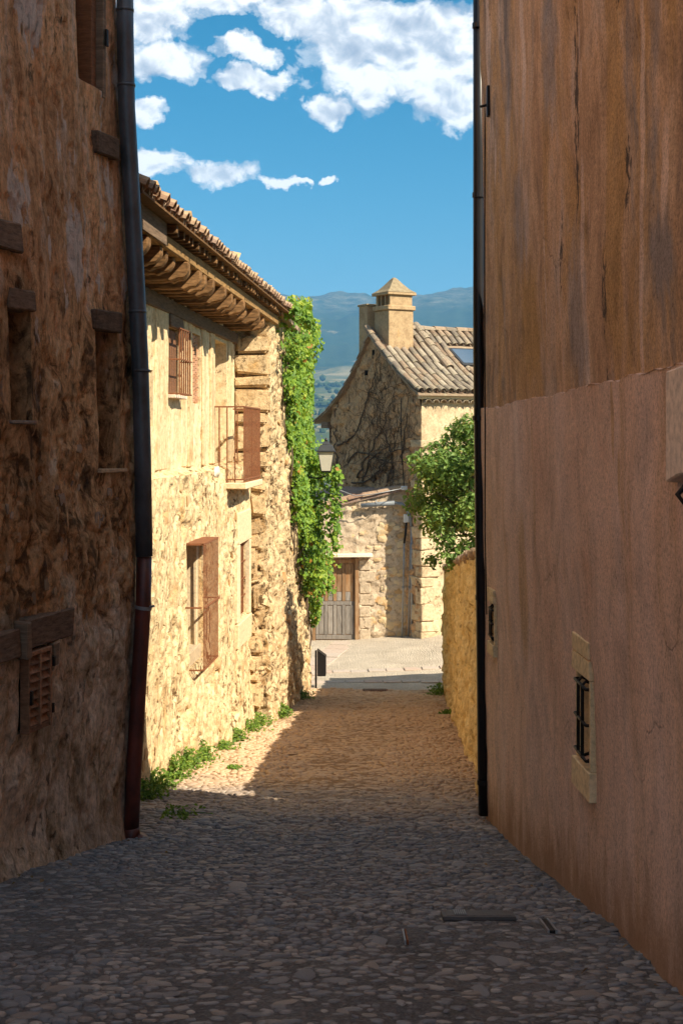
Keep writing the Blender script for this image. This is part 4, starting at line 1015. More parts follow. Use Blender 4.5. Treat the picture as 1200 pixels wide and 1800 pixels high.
# stones in the facade
for k in range(240):
    d = random.uniform(15.0, 23.1); z = random.uniform(-4.9, -0.6)
    if z < gzz(-2 + 0.1, d) + 0.1: continue
    if any(h[0] - 0.35 < d < h[1] + 0.35 and h[2] - 0.3 < z < h[3] + 0.35 for h in hl): continue
    s = random.uniform(0.045, 0.13)
    stone_on(fh, ROCK_L, (flx(d, z) + float(fdisp_lo(np.array([d]), np.array([z]))[0]), d, z), FN, s, s * random.uniform(0.6, 1.0), s * 0.4, -s * random.uniform(0.16, 0.30))
z = -4.75   # rough blocks stacked in the step between the two houses
while z < -0.9:
    hh = random.uniform(0.14, 0.46); w_ = random.uniform(0.06, 0.17)
    MB().box((-2.98 + 0.068 * 23.2 + random.uniform(-.10, .05), 23.25 + random.uniform(-0.06, 0.04), z + hh / 2), (1, random.uniform(-.2, .2), random.uniform(-.12, .12)), (-.04, 1, 0), (random.uniform(-.1, .1), 0, 1), w_, 0.12, hh / 2 - random.uniform(0, .02), 0.05).build('corner_block', M_IVYWALL, fh, 0.04, False, 2)
    z += hh + random.uniform(-0.02, 0.05)
# dressed stone round the small window
sb = fbox('stone_lintel', 21.55, 22.98, -1.665, -1.18, -3.20, -3.015, M_SAND, fh, 0.015, 0.01)
fbox('stone_jamb', 21.5, 21.795, -2.86, -1.675, -3.21, -3.025, M_SAND, fh, 0.012, 0.008)
fbox('stone_jamb', 22.805, 23.0, -2.86, -1.675, -3.20, -3.015, M_SAND, fh, 0.012, 0.008)
fbox('stone_sill', 21.5, 23.0, -3.25, -2.87, -3.20, -3.01, M_SAND, fh, 0.012, 0.008)
g2 = fbox('window_grille', 21.82, 21.84, -2.82, -1.68, -3.12, -3.10, M_RUST, fh, 0.002)
for k in range(1, 8): fbox('bar', 21.82 + k * 0.12, 21.84 + k * 0.12, -2.82, -1.68, -3.12, -3.10, M_RUST, g2, 0.002)
for z in (-2.0, -2.27, -2.54): fbox('bar', 21.80, 22.8, z - 0.012, z + 0.012, -3.099, -3.085, M_RUST, g2, 0.002)
# box grille of the big window, with a stone inside frame
x_w = float(x0l(18.6)) - 0.02 * 1.8
fbox('stone_jamb', 19.05, 19.20, -2.98, -1.41, x_w - 0.20, x_w - 0.04, M_SAND, fh, 0.006, 0.005)
fbox('stone_sill', 18.16, 19.19, -2.99, -2.80, x_w - 0.28, x_w + 0.0, M_SAND, fh, 0.006, 0.005)
gx0, gx1 = x_w + 0.02, x_w + 0.215
g1 = fbox('window_grille', 18.10, 19.30, -1.405, -1.385, gx1 - 0.028, gx1, M_RUST, fh, 0.003)
fbox('rail', 18.10, 19.30, -3.005, -2.985, gx1 - 0.028, gx1, M_RUST, g1, 0.003)
fbox('rail', 18.10, 19.30, -2.215, -2.185, gx1 + 0.001, gx1 + 0.02, M_RUST, g1, 0.003)
for d in (18.10, 19.28):
    for z in (-1.405, -2.21, -3.005):
        fbox('stay', d, d + 0.02, z, z + 0.02, gx0 - 0.1, gx1 - 0.029, M_RUST, g1, 0.002)
for k in range(14):
    fbox('bar', 18.102 + k * 0.0895, 18.126 + k * 0.0895, -2.984, -1.406, gx1 - 0.012, gx1 - 0.004, M_RUST, g1, 0.0)
fbox('plate', 18.10, 19.30, -1.384, -1.378, gx0 - 0.06, gx1, M_RUST, g1, 0.0)
# shuttered window behind a cage, upper floor
wv = fbox('shutter', 17.43, 17.74, 0.52, 1.31, -3.36, -3.33, M_SHUTTER, fh, 0.004)
fbox('shutter', 17.76, 18.08, 0.52, 1.31, -3.36, -3.33, M_SHUTTER, fh, 0.004)
fbox('window_sill', 17.36, 18.14, 0.455, 0.497, -3.36, -3.20, M_SANDGREY, fh, 0.006)
g3 = fbox('window_grille', 17.38, 18.14, 1.30, 1.318, -3.17, -3.15, M_RUST, fh, 0.002)
for k in range(6): fbox('bar', 17.38 + k * 0.148, 17.398 + k * 0.148, 0.50, 1.299, -3.17, -3.152, M_RUST, g3, 0.002)
for z in (0.50, 0.92):
    fbox('bar', 17.38, 18.14, z, z + 0.018, -3.149, -3.135, M_RUST, g3, 0.002)
    for d in (17.38, 18.12): fbox('stay', d, d + 0.018, z - 0.0, z + 0.018, -3.32, -3.151, M_RUST, g3, 0.002)
# bricked-up window: slanting courses of thin bricks
inf = fbox('brick_infill', 19.06, 19.74, 0.435, 1.375, -3.40, -3.352, M_POST, fh, 0.0)
for r_ in range(17):
    for c_ in range(3):
        z = 0.465 + r_ * 0.054; d0 = 19.075 + c_ * 0.222
        MB().box((-3.345 + 0.068 * (d0 + 0.1), d0 + 0.10, z + (0.012 if c_ % 2 else 0)), (0.068, 1, 0.10), FN, (0, -0.10, 1), 0.104, 0.016, 0.021, 0.003).build('brick', M_BRICK, inf)
# balcony door and balcony
dr = fbox('door', 21.03, 21.60, -0.70, 1.40, -3.55, -3.51, M_POST, fh, 0.004)
fbox('door_leaf', 21.61, 22.18, -0.70, 1.40, -3.55, -3.51, M_POST, dr, 0.004)
fbox('door_panel', 21.70, 22.10, -0.5, 0.3, -3.51, -3.50, M_POST, dr, 0.004)
bal = MB().box((-3.055 + 0.068 * 21.75, 21.75, -0.745), FT, FN, (0, 0, 1), 0.97, 0.255, 0.045, 0.006).build('balcony', M_SAND, fh, 0.012)
bx = -2.83
fbox('rail', 20.80, 22.70, 0.405, 0.430, bx - 0.03, bx, M_RUST, bal, 0.003)
fbox('rail', 20.80, 22.70, -0.66, -0.64, bx - 0.03, bx, M_RUST, bal, 0.003)
for d in (20.80, 22.68):
    for z in (0.405, -0.66): fbox('rail', d, d + 0.022, z, z + 0.022, -3.32, bx - 0.031, M_RUST, bal, 0.002)
for k in range(20): fbox('bar', 20.802 + k * 0.098, 20.826 + k * 0.098, -0.70, 0.404, bx - 0.016, bx - 0.007, M_RUST, bal, 0.0)
for k in range(3):
    for d in (20.802, 22.682): fbox('bar', d, d + 0.018, -0.70, 0.404, -3.21 + k * 0.115, -3.192 + k * 0.115, M_RUST, bal, 0.002)
# lump of white mortar beside the balcony
bm = bmesh.new(); bmesh.ops.create_icosphere(bm, subdivisions=3, radius=1)
for v in bm.verts:
    n_ = fbm(np.array([v.co.x * 2 + 5]), np.array([v.co.z * 2 + v.co.y]), 3, 90)[0]
    v.co = Vector((v.co.x * 0.06, v.co.y * 0.26, v.co.z * 0.09)) * (0.75 + 0.5 * n_)
me = bpy.data.meshes.new('mortar_lump'); bm.to_mesh(me); bm.free(); me.materials.append(simple_mat('white_mortar', (0.70, 0.60, 0.45), 0.15, 9, 0.95, 0.1, bstr=0.5))
for p in me.polygons: p.use_smooth = True
link('mortar_lump', me, fh, (-3.19 + 0.068 * 20.45, 20.45, -0.53))

# ------------------------------------------------------------------ ivy-covered corner house
ih = empty('corner_house', (-1.2, 27.5, -5.2), 'stone house at the alley corner, half hidden under bright green ivy', 'house')
def ipos(U, V):
    t = np.clip((U - 23.2) / 8.3, 0, 1)
    return -2.80 - 0.05 * t - (0.008 + 0.032 * t) * (V + 5.5) + 0.06 + 0.068 * U, U, V
def ix(d, z): return float(ipos(np.array(d), np.array(z))[0])
def idisp(U, V):
    f1, f2, idv = worley(U * 4 + (fbm(U * 3, V * 3, 2, 71) - .5), V * 5 + (fbm(U * 3 + 7, V * 3, 2, 72) - .5), 70)
    return (fbm(U * 0.8, V * 0.7, 3, 73) - .5) * 0.18 + (sstep(0.02, 0.25, f2 - f1) * (0.4 + idv) - .6) * 0.07 + (fbm(U * 7, V * 5, 4, 74) - .5) * 0.06 - 0.03 * sstep(0.57, 0.65, fbm(U * 10, V * 7, 3, 75))
wall_sheet('wall', grid_lines(23.2, 31.5, 0.05), grid_lines(-6.2, 2.1, 0.05), ipos, FN, idisp, [], [M_IVYWALL], ih)
zs = np.linspace(-6.2, 2.1, 60)
q = []
for a, b in zip(zs[:-1], zs[1:]):
    xa = ix(31.5, a) + float(idisp(np.array([31.5]), np.array([a]))[0]); xb_ = ix(31.5, b) + float(idisp(np.array([31.5]), np.array([b]))[0])
    q.append([(xa, 31.5, a), (-8, 31.9, a), (-8, 31.9, b), (xb_, 31.5, b)])
sheet('end_wall', q, M_IVYWALL, ih)
def stpos(U, V): return ix_v(V) - U, 23.2 + 0 * U, V
def ix_v(V): return ipos(np.full(V.shape, 23.2), V)[0] + idisp(np.full(V.shape, 23.2), V)
wall_sheet('step_wall', grid_lines(0, 0.75, 0.04), grid_lines(-6.2, 2.1, 0.05), stpos, (0, -1, 0), lambda U, V: (idisp(U * 1.0 + 77, V) - 0.0) * sstep(0.0, 0.1, U), [], [M_IVYWALL], ih)
sheet('rear_wall', [[(-8, 23.3, -6.2), (-8, 31.9, -6.2), (-8, 31.9, 2.1), (-8, 23.3, 2.1)]], M_IVYWALL, ih)
MB().prism([(-1.0, 24.0, 2.05), (-5, 24.0, 3.2), (-5, 24.0, 3.3), (-1.0, 24.0, 2.13)], (0.3, 7.6, 0)).build('roof', M_TILE_OLD, ih)
for k in range(150):
    d = random.uniform(23.3, 31.4); z = random.uniform(-5.6, 0.5)
    s = random.uniform(0.06, 0.15)
    stone_on(ih, ROCK_L, (ix(d, z) + float(idisp(np.array([d]), np.array([z]))[0]), d, z), FN, s, s * random.uniform(0.6, 1), s * 0.4, -s * random.uniform(0.12, 0.26))

# ------------------------------------------------------------------ leaves
def leaves_mesh(name, C, N, S, T, mat, width=0.75, droop=0.25):
    """C centres, N normals, S sizes, T tints; each leaf two triangles folded on the midrib"""
    n = len(C); N = N / np.linalg.norm(N, axis=1, keepdims=True)
    rv = RNG.normal(size=(n, 3)); rv[:, 2] -= droop * 3
    tdir = rv - (rv * N).sum(1, keepdims=True) * N; tdir /= np.linalg.norm(tdir, axis=1, keepdims=True)
    sdir = np.cross(N, tdir)
    S = S[:, None]
    A = C - tdir * S * 0.5; B = C + tdir * S * 0.55
    Lp = C - tdir * S * 0.05 + sdir * S * 0.5 * width + N * S * 0.14; Rp = C - tdir * S * 0.05 - sdir * S * 0.5 * width + N * S * 0.14
    V = np.stack([A, Rp, B, Lp], 1).reshape(-1, 3)
    k = np.arange(n) * 4
    F = np.concatenate([np.stack([k, k + 1, k + 2], 1), np.stack([k, k + 2, k + 3], 1)])
    me = mesh_np(name, V, F.tolist(), [mat])
    me.attributes.new('tint', 'FLOAT', 'POINT').data.foreach_set('value', np.repeat(T, 4).astype(np.float32))
    return me

# ivy on the corner house
Cs = []; Ns = []
ZL = [-4.3, -3.9, -2.8, -1.6, -0.4, 0.5, 1.5, 2.3]; DL = [30.9, 30.5, 28.6, 27.8, 26.7, 26.0, 24.9, 24.2]
BUZ = [-4.3, -3.6, -2.8, -1.6, -0.6, 0.4, 1.2, 1.9, 2.5]; BU = [0.12, 0.35, 0.55, 0.42, 0.24, 0.22, 0.34, 0.55, 0.5]
while len(Cs) < 15000:
    z = random.uniform(-4.3, 2.45); d = random.uniform(24.0, 31.6)
    dl_ = np.interp(z, ZL, DL) + (fbm(np.array([z * 1.7]), np.array([d * 0.6]), 3, 99)[0] - .5) * 2.2
    if d < dl_: continue
    cl = fbm(np.array([d * 1.3 + 4]), np.array([z * 1.5]), 3, 101)[0]
    if cl < 0.42 and random.random() < 0.85: continue
    out = np.interp(z, BUZ, BU) * sstep(0.3, 0.65, cl) * random.random() ** 0.6 + 0.03
    if z > 1.5 and d < 26: out = random.random() ** 0.7 * 0.62
    Cs.append((ix(d, z) + out, d + random.uniform(-.03, .03), z)); 
    Ns.append((1.0 + random.gauss(0, .5), -0.5 + random.gauss(0, .6), 0.35 + random.gauss(0, .5)))
# a trailing spray over the lamp and down in front of the shed
spray = []
def trail(p0, p1, n, rad, sag):
    for k in range(n):
        t = random.random(); p = Vector(p0).lerp(Vector(p1), t) + Vector((0, 0, -sag * 4 * t * (1 - t)))
        r_ = rad * (1 - 0.55 * t); spray.append((p.x + random.gauss(0, r_), p.y + random.gauss(0, r_), p.z + random.gauss(0, r_ * 0.9)))
trail((-0.85, 28.8, -0.45), (-0.08, 28.7, -0.85), 420, 0.13, -0.05)
trail((-0.15, 28.7, -0.75), (-0.12, 28.65, -2.3), 420, 0.10, 0)
trail((-0.6, 29.0, -0.2), (-0.45, 28.9, -2.1), 420, 0.17, 0)
trail((-0.62, 30.2, -2.0), (-0.30, 30.1, -3.3), 600, 0.20, 0)
trail((-0.95, 24.5, 2.2), (-0.45, 24.4, 1.9), 220, 0.10, 0)
for p in spray:
    Cs.append(p); Ns.append((0.7 + random.gauss(0, .5), -0.8 + random.gauss(0, .6), 0.3 + random.gauss(0, .5)))
Cs = np.array(Cs); Ns = np.array(Ns)
T = np.clip(RNG.random(len(Cs)) * 0.72 + 0.25 * fbm(Cs[:, 1] * 1.2, Cs[:, 2] * 1.2, 2, 5), 0, 0.93)
T = np.where(RNG.random(len(Cs)) < 0.018, 1.0, T)
iv = empty('ivy', (-1.0, 28, -5.3), 'bright green ivy curtain hanging down the corner house beside the street lamp', 'ivy')
link('foliage', leaves_mesh('foliage', Cs, Ns, np.clip(RNG.lognormal(-2.52, 0.32, len(Cs)), 0.035, 0.15), T, M_IVY, 0.85, 0.3), iv)
mb = MB()
for k in range(16):
    d = random.uniform(25, 31); z = -4.2 if d > 30 else np.interp(d, DL[::-1], ZL[::-1])
    pts = [];  zz = z - 0.5
    while zz < 2.1:
        pts.append((ix(d, zz) + 0.05 + float(idisp(np.array([d]), np.array([zz]))[0]), d, zz)); zz += 0.3; d += random.uniform(-0.12, 0.12)
    if len(pts) > 2: mb.tube(pts, [0.016 * (1 - 0.5 * i / len(pts)) for i in range(len(pts))], 5)
mb.tube([(-0.85, 28.8, -0.45), (-0.4, 28.75, -0.6), (-0.1, 28.7, -0.85), (-0.1, 28.65, -1.6), (-0.12, 28.65, -2.3)], 0.008, 5)
mb.tube([(-0.62, 30.2, -2.0), (-0.42, 30.1, -2.6), (-0.30, 30.1, -3.3)], 0.008, 5)
mb.build('stems', M_TWIG, iv)

# ------------------------------------------------------------------ garden wall with its return
gw = empty('garden_wall', (2.0, 22, -4.6), 'rough ochre rubble garden wall below the leafy tree on the right', 'wall')
def gwx(d): return 0.957 + 0.042 * d
def gtop(d): return np.interp(d, [13.4, 18.1, 30.7], [-1.12, -1.55, -2.92])
us = grid_lines(13.2, 30.7, 0.06); vs01 = grid_lines(0, 1, 0.02)
def gpos(U, V):
    zb_ = gz(gwx(U), U) - 0.4; zt = gtop(U) + (fbm(U * 1.5, U * 0, 3, 120) - .5) * 0.12
    Z = zb_ + (zt - zb_) * V
    return gwx(U) + 0.03 * (1 - V) * -1.5, U, Z
def gdisp(U, V):
    Z = gpos(U, V)[2]
    f1, f2, idv = worley(U * 3.6 + (fbm(U * 3, Z * 3, 2, 121) - .5), Z * 4.6 + (fbm(U * 3 + 3, Z * 3, 2, 122) - .5), 123)
    return (fbm(U * .8, Z * .8, 3, 124) - .5) * 0.16 + (sstep(0.02, 0.25, f2 - f1) * (0.4 + idv) - .6) * 0.08 + (fbm(U * 6, Z * 5, 4, 125) - .5) * 0.10
wall_sheet('wall', us, vs01, gpos, (-1, 0.042, 0), gdisp, [], [M_GARDEN], gw)
def gret(s, z0, z1): # return wall along the plaza
    return
q = []
zt = float(gtop(30.7))
for k in range(12):
    a = k / 12; b = (k + 1) / 12
    xa, xb_ = gwx(30.7) - 0.04 + a * 6, gwx(30.7) - 0.04 + b * 6; ya, yb = 30.72 + a * 1.0, 30.72 + b * 1.0
    q.append([(xa, ya, -6.2), (xb_, yb, -6.2), (xb_, yb, zt), (xa, ya, zt)])
    q.append([(xa + .1, ya - 0.42, -6.2), (xb_ + .1, yb - 0.42, -6.2), (xb_ + .1, yb - 0.42, zt), (xa + .1, ya - 0.42, zt)])
    q.append([(xa, ya, zt), (xb_, yb, zt), (xb_ + .1, yb - 0.42, zt), (xa + .1, ya - 0.42, zt)])
for a, b in zip(np.linspace(13.2, 30.7, 40)[:-1], np.linspace(13.2, 30.7, 40)[1:]):
    q.append([(gwx(a) + 0.42, a, gtop(a)), (gwx(b) + 0.42, b, gtop(b)), (gwx(b) + 0.42, b, -6.2), (gwx(a) + 0.42, a, -6.2)])
    q.append([(gwx(a) - 0.03, a, gtop(a) - .02), (gwx(b) - 0.03, b, gtop(b) - .02), (gwx(b) + 0.42, b, gtop(b)), (gwx(a) + 0.42, a, gtop(a))])
sheet('return_wall', q, M_GARDEN, gw)
d = 13.6
while d < 30.6:
    L = random.uniform(0.3, 0.5)
    MB().box((gwx(d + L / 2) + 0.2 + random.uniform(-.03, .03), d + L / 2, float(gtop(d + L / 2)) + 0.05), (0.042, 1, -0.1), (1, -0.042, 0), (0, 0.1, 1), L / 2 - 0.01, 0.26, random.uniform(0.05, 0.085), 0.025).build('cap_stone', M_STONE_DARK, gw, 0.03, True, 2)
    d += L

# tree behind that wall
tr = empty('garden_tree', (3.3, 25.2, -4.9), 'bushy green tree leaning over the ochre garden wall', 'tree')
mb = MB(); mb.tube([(3.3, 25.2, -5.6), (3.2, 25.15, -4.2), (3.05, 25.0, -3.0), (2.9, 24.9, -2.0), (2.6, 24.9, -0.9)], [0.16, 0.14, 0.12, 0.09, 0.04], 10)
mb.build('trunk', M_BARK, tr, smooth=True)
clumps = []
for k in range(46):
    a = random.uniform(0, 2 * math.pi); u = random.uniform(-1, 1); rr = random.uniform(0.5, 1.0)
    c = Vector((2.78 + 1.42 * rr * math.sqrt(1 - u * u) * math.cos(a), 25.0 + 1.3 * rr * math.sqrt(1 - u * u) * math.sin(a), -0.95 + 1.25 * rr * u))
    clumps.append((c, random.uniform(0.28, 0.5)))
for (x, y, z, r_) in ((1.55, 24.2, -0.55, 0.26), (1.42, 24.3, -0.85, 0.22), (1.60, 24.2, -1.35, 0.26), (1.72, 24.0, -1.75, 0.26), (1.85, 23.9, -2.05, 0.25), (1.55, 24.4, -2.15, 0.14), (1.75, 24.6, -0.15, 0.2), (2.15, 24.5, 0.15, 0.26), (2.0, 24.8, 0.05, 0.22), (2.1, 24.0, -1.95, 0.25), (1.22, 24.5, -0.40, 0.10)):
    clumps.append((Vector((x, y, z)), r_))
mb = MB()
for c, r_ in clumps:
    b0 = Vector((3.05, 25.0, -3.0)).lerp(Vector((2.6, 24.9, -0.9)), random.uniform(0.1, 1))
    mid_ = b0.lerp(c, 0.5) + Vector((0, 0, 0.15)); mb.tube([b0, mid_, c], [0.03, 0.02, 0.007], 5)
mb.build('branches', M_BARK, tr)
C = []; N = []
for c, r_ in clumps:
    for k in range(int(400 * (r_ / 0.35) ** 2)):
        v = RNG.normal(size=3); v /= np.linalg.norm(v); q_ = r_ * RNG.random() ** 0.45
        p = np.array(c) + v * q_ * np.array([1, 1, 0.85]) + RNG.normal(size=3) * 0.03
        C.append(p); N.append(v * 0.8 + RNG.normal(size=3) * 0.55 + np.array([-0.1, -0.2, 0.6]))
C = np.array(C); N = np.array(N)
T = np.clip(RNG.random(len(C)) * 0.7 + 0.3 * fbm(C[:, 0] * 2, C[:, 2] * 2, 2, 8), 0, 0.95)
T = np.where(RNG.random(len(C)) < 0.03, 1.0, T)
link('crown', leaves_mesh('crown', C, N, RNG.uniform(0.06, 0.115, len(C)), T, M_TREE, 0.62, 0.15), tr)

# ------------------------------------------------------------------ weeds
def weed(name, x, y, h, w, label, n=None, group=None, tall=False):
    h *= random.uniform(0.45, 0.9); w *= random.uniform(0.9, 1.5)
    z = gzz(x, y); o = empty(name, (x, y, z), label, 'weed', group)
    n = n or int(160 + 1100 * h * w * 4)
    C = RNG.normal(size=(n, 3)) * np.array([w * 0.33, w * 0.42, 0]) ; C[:, 2] = RNG.random(n) ** 1.2 * h * (1 - 0.5 * np.clip(np.abs(C[:, 0]) / w + np.abs(C[:, 1]) / w, 0, 1))
    C += np.array([x, y, z + 0.01]); C[:, 0] = np.maximum(C[:, 0], x - w * 0.3) if x < 0.5 else np.minimum(C[:, 0], x + w * 0.3)
    N = RNG.normal(size=(n, 3)) * 0.55 + np.array([0.3, -0.4, 0.7])
    link('leaves', leaves_mesh('leaves', C, N, RNG.uniform(0.028, 0.06, n), RNG.random(n), M_WEED, 0.6, 0.0), o)
    mb = MB()
    for k in range(9):
        t = C[random.randrange(n)]; mb.tube([(x, y, z - 0.02), ((x + t[0]) / 2, (y + t[1]) / 2, (z + t[2]) / 2 + 0.03), tuple(t)], 0.004, 4, False)
    mb.build('stems', M_WEED, o)
G_ = 'weeds at the foot of the walls'
WD = [(16.75, 0.42, 0.20, 'tallest weed at the near end of the sunlit house wall foot, just inside the sun'),
      (17.55, 0.30, 0.22, 'spreading weed below the box grille window of the sunlit house'),
      (18.5, 0.34, 0.24, 'leafy weed under the far edge of the box grille window'),
      (19.9, 0.28, 0.30, 'broad low weed at the wall foot below the balcony'),
      (21.0, 0.30, 0.26, 'weed at the wall foot midway under the balcony'),
      (22.2, 0.38, 0.34, 'dense sunny weed clump below the small stone-framed window'),
      (23.0, 0.34, 0.26, 'last sunny weed beside the step in the house walls'),
      (24.6, 0.34, 0.24, 'shaded weed at the foot of the corner house near the step'),
      (28.5, 0.24, 0.22, 'small shaded weed by the corner house far end before the bin')]
for (d, h, w, lab) in WD: weed('weed', float(left_edge(d)) + 0.10, d, h, w, lab, group=G_)
weed('weed', float(left_edge(15.0)) + 0.12, 15.0, 0.26, 0.24, 'dark weed in the shade just beyond the oxblood downpipe', group=G_)
weed('weed', float(left_edge(15.75)) + 0.08, 15.75, 0.3, 0.2, 'weed at the very edge of the shadow on the sunlit house wall foot', group=G_)
weed('weed', float(right_edge(29.6)) - 0.16, 29.6, 0.36, 0.30, 'dark bush of weeds at the far foot of the ochre garden wall', group=G_)
weed('weed', float(right_edge(25.0)) - 0.12, 25.0, 0.16, 0.22, 'low weed halfway along the foot of the ochre garden wall', group=G_)
weed('weed', -1.55, 13.3, 0.05, 0.25, 'flat tuft of grass between cobbles in front of the sunlit patch', 150, G_)
weed('weed', -1.35, 17.6, 0.06, 0.14, 'tiny tuft in the middle of the sunlit cobble patch', 90, G_)

C = []
for k in range(170):
    y = random.uniform(5.5, 28); x = float(right_edge(y)) - abs(random.gauss(0, 0.18)) - 0.05 if random.random() < 0.6 else float(left_edge(y)) + abs(random.gauss(0, 0.25)) + 0.08
    C.append((x, y, gzz(x, y) + 0.02))
C = np.array(C)
tag(link('leaf_litter', leaves_mesh('leaf_litter', C, RNG.normal(size=C.shape) * 0.3 + np.array([0, 0, 1.0]), RNG.uniform(0.02, 0.05, len(C)), RNG.uniform(0.8, 1.0, len(C)), leaf_mat('dry_leaf', [(0, (0.2, 0.13, 0.05)), (0.9, (0.22, 0.13, 0.05)), (1, (0.12, 0.10, 0.04))], 0.1))), kind='stuff')
# ------------------------------------------------------------------ street lamp on its bracket
lp = empty('street_lamp', (-0.30, 28.1, -0.70), 'four sided lantern street lamp with frosted panes and dark cap, among ivy', 'street lamp')
def ring(cx, cy, z, hw): return [(cx - hw, cy - hw, z), (cx + hw, cy - hw, z), (cx + hw, cy + hw, z), (cx - hw, cy + hw, z)]
def frust(z0, w0, z1, w1, cx=-0.30, cy=28.1):
    mb = MB(); mb.add(ring(cx, cy, z0, w0) + ring(cx, cy, z1, w1), [(3, 2, 1, 0), (4, 5, 6, 7)] + [(k, (k + 1) % 4, (k + 1) % 4 + 4, k + 4) for k in range(4)]); return mb
fr = frust(-0.335, 0.185, -0.31, 0.19).build('cap', M_LAMPMETAL, lp, 0.004)
frust(-0.31, 0.175, -0.19, 0.115).build('cap_dome', M_LAMPMETAL, fr, 0.006)
frust(-0.19, 0.085, -0.12, 0.05).build('cap_top', M_LAMPMETAL, fr, 0.006)
MB().tube([(-0.30, 28.1, -0.12), (-0.30, 28.1, -0.10), (-0.30, 28.1, -0.075), (-0.30, 28.1, -0.05)], [0.02, 0.035, 0.03, 0.008], 8).build('finial', M_LAMPMETAL, fr, smooth=True)
gl = frust(-0.70, 0.095, -0.336, 0.155)
gl.build('glass', M_GLASSL, lp)
for k, (sx, sy) in enumerate(((-1, -1), (1, -1), (1, 1), (-1, 1))):
    MB().tube([(-0.30 + sx * 0.097, 28.1 + sy * 0.097, -0.70), (-0.30 + sx * 0.158, 28.1 + sy * 0.158, -0.336)], 0.009, 6).build('corner_bar', M_LAMPMETAL, lp)
frust(-0.73, 0.08, -0.701, 0.105).build('base', M_LAMPMETAL, lp, 0.004)
MB().tube([(-0.30, 28.1, -0.73), (-0.30, 28.1, -0.80), (-0.45, 28.2, -0.86), (-0.75, 28.4, -0.82), (-1.15, 28.6, -0.80)], 0.016, 8).build('bracket', M_LAMPMETAL, lp, smooth=True)
# litter bin on a post
bn = empty('litter_bin', (-0.58, 31.25, -5.55), 'small black litter bin on a post at the far corner of the ivy house', 'litter bin')
MB().tube([(-0.56, 31.2, -5.65), (-0.56, 31.2, -4.72)], 0.022, 10).build('post', M_IRON, bn, smooth=True)
mb = MB(); mb.prism([(-0.53, 31.12, -4.72), (-0.53, 31.12, -5.28), (-0.345, 31.14, -5.28), (-0.345, 31.14, -4.87)], (0.01, 0.24, 0)); mb.build('bin', M_IRON, bn, 0.012)
MB().prism([(-0.535, 31.11, -4.715), (-0.34, 31.13, -4.865), (-0.34, 31.13, -4.845), (-0.535, 31.11, -4.695)], (0.012, 0.26, 0)).build('lid', M_IRON, bn, 0.003)

# ------------------------------------------------------------------ covers in the street
def on_street(name, x, y, lx, ly, label, cat, mat, rot=0.0):
    z = gzz(x, y) + 0.019
    o = empty(name, (x, y, z), label, cat)
    return o, z
o, z = on_street('access_cover', 0.79, 8.25, .2, .15, 'rectangular iron access cover set in the cobbles near the right wall', 'access cover', M_IRON)
fr_ = MB()
ay = Vector((0, 1, -0.15)).normalized(); ax_ = Vector((1, 0, 0)); az_ = ax_.cross(ay)
fr_.box((0.79, 8.25, z), ax_, ay, az_, 0.21, 0.10, 0.012).build('frame', M_COVER, o, 0.003)
pl = MB(); pl.box((0.79, 8.25, z + 0.009), ax_, ay, az_, 0.185, 0.08, 0.006).build('plate', M_COVER, o, 0.002)
for k in range(6): MB().box((0.655 + k * 0.012, 8.25, z + 0.02), ax_, ay, az_, 0.003, 0.07, 0.003).build('rib', M_ZINC, o)
o, z = on_street('metal_strip', 0.345, 7.75, .2, .15, 'thin bright metal strip standing in a slot among the near cobbles', 'metal strip', M_ZINC)
for k in range(2): MB().box((0.340 + k * 0.014, 7.75, z), Vector((1, -0.06, 0)), ay, az_, 0.004, 0.16, 0.012).build('edge', [M_ZINC, M_RUST][k], o)
o, z = on_street('drain_slot', 1.16, 8.0, .2, .15, 'dark narrow drain slot by the foot of the right wall', 'drain', M_IRON)
MB().box((1.16, 8.0, z - 0.004), ax_, ay, az_, 0.016, 0.17, 0.010).build('slot', M_IRON, o, 0.003)
for k in (-1, 1): MB().box((1.16 + k * 0.022, 8.0, z), ax_, ay, az_, 0.005, 0.175, 0.010).build('edge', M_ZINC, o)
o, z = on_street('drain_grate', 0.72, 30.75, .2, .15, 'small rusty drain grate where the alley meets the square', 'drain', M_RUST)
MB().aabb(0.45, 1.0, 30.62, 30.9, z - 0.02, z + 0.012).build('frame', M_RUST, o, 0.004)
for k in range(10): MB().aabb(0.48 + k * 0.05, 0.505 + k * 0.05, 30.65, 30.87, z + 0.012, z + 0.025).build('bar', M_IRON, o)

# ------------------------------------------------------------------ gabled house beyond the square
gh = empty('gabled_house', (2.1, 38.5, -5.3), 'gabled stone house with tiled roof and tall capped chimney beyond the square', 'house')
EX = Vector((0.866, 0.5, 0)); GX = Vector((-0.5, 0.866, 0)); C0 = Vector((2.1, 37.5, 0))
def H(a, b, z): return C0 + EX * a + GX * b + Vector((0, 0, z))
RB = [-0.28, 0.0, 0.8, 1.6, 2.42, 2.85, 3.2, 4.0, 4.9, 5.65]; RZ = [1.10, 1.24, 1.72, 2.30, 2.95, 2.42, 2.02, 1.28, 0.72, 0.40]
def rz_(b): return np.interp(b, RB, RZ)
def gbpos(U, V): P_ = (2.1 - 0.5 * U, 37.5 + 0.866 * U, V * (rz_(U) - 0.06 + 6.0) - 6.0); return P_
def gbdisp(U, V):
    Z = gbpos(U, V)[2]
    f1, f2, idv = worley(U * 3.4 + (fbm(U * 3, Z * 3, 2, 141) - .5), Z * 4.2 + (fbm(U * 3 + 2, Z * 3, 2, 142) - .5), 143)
    return (sstep(0.02, 0.25, f2 - f1) * (0.3 + idv) - .5) * 0.07 + (fbm(U * 6, Z * 6, 4, 144) - .5) * 0.07
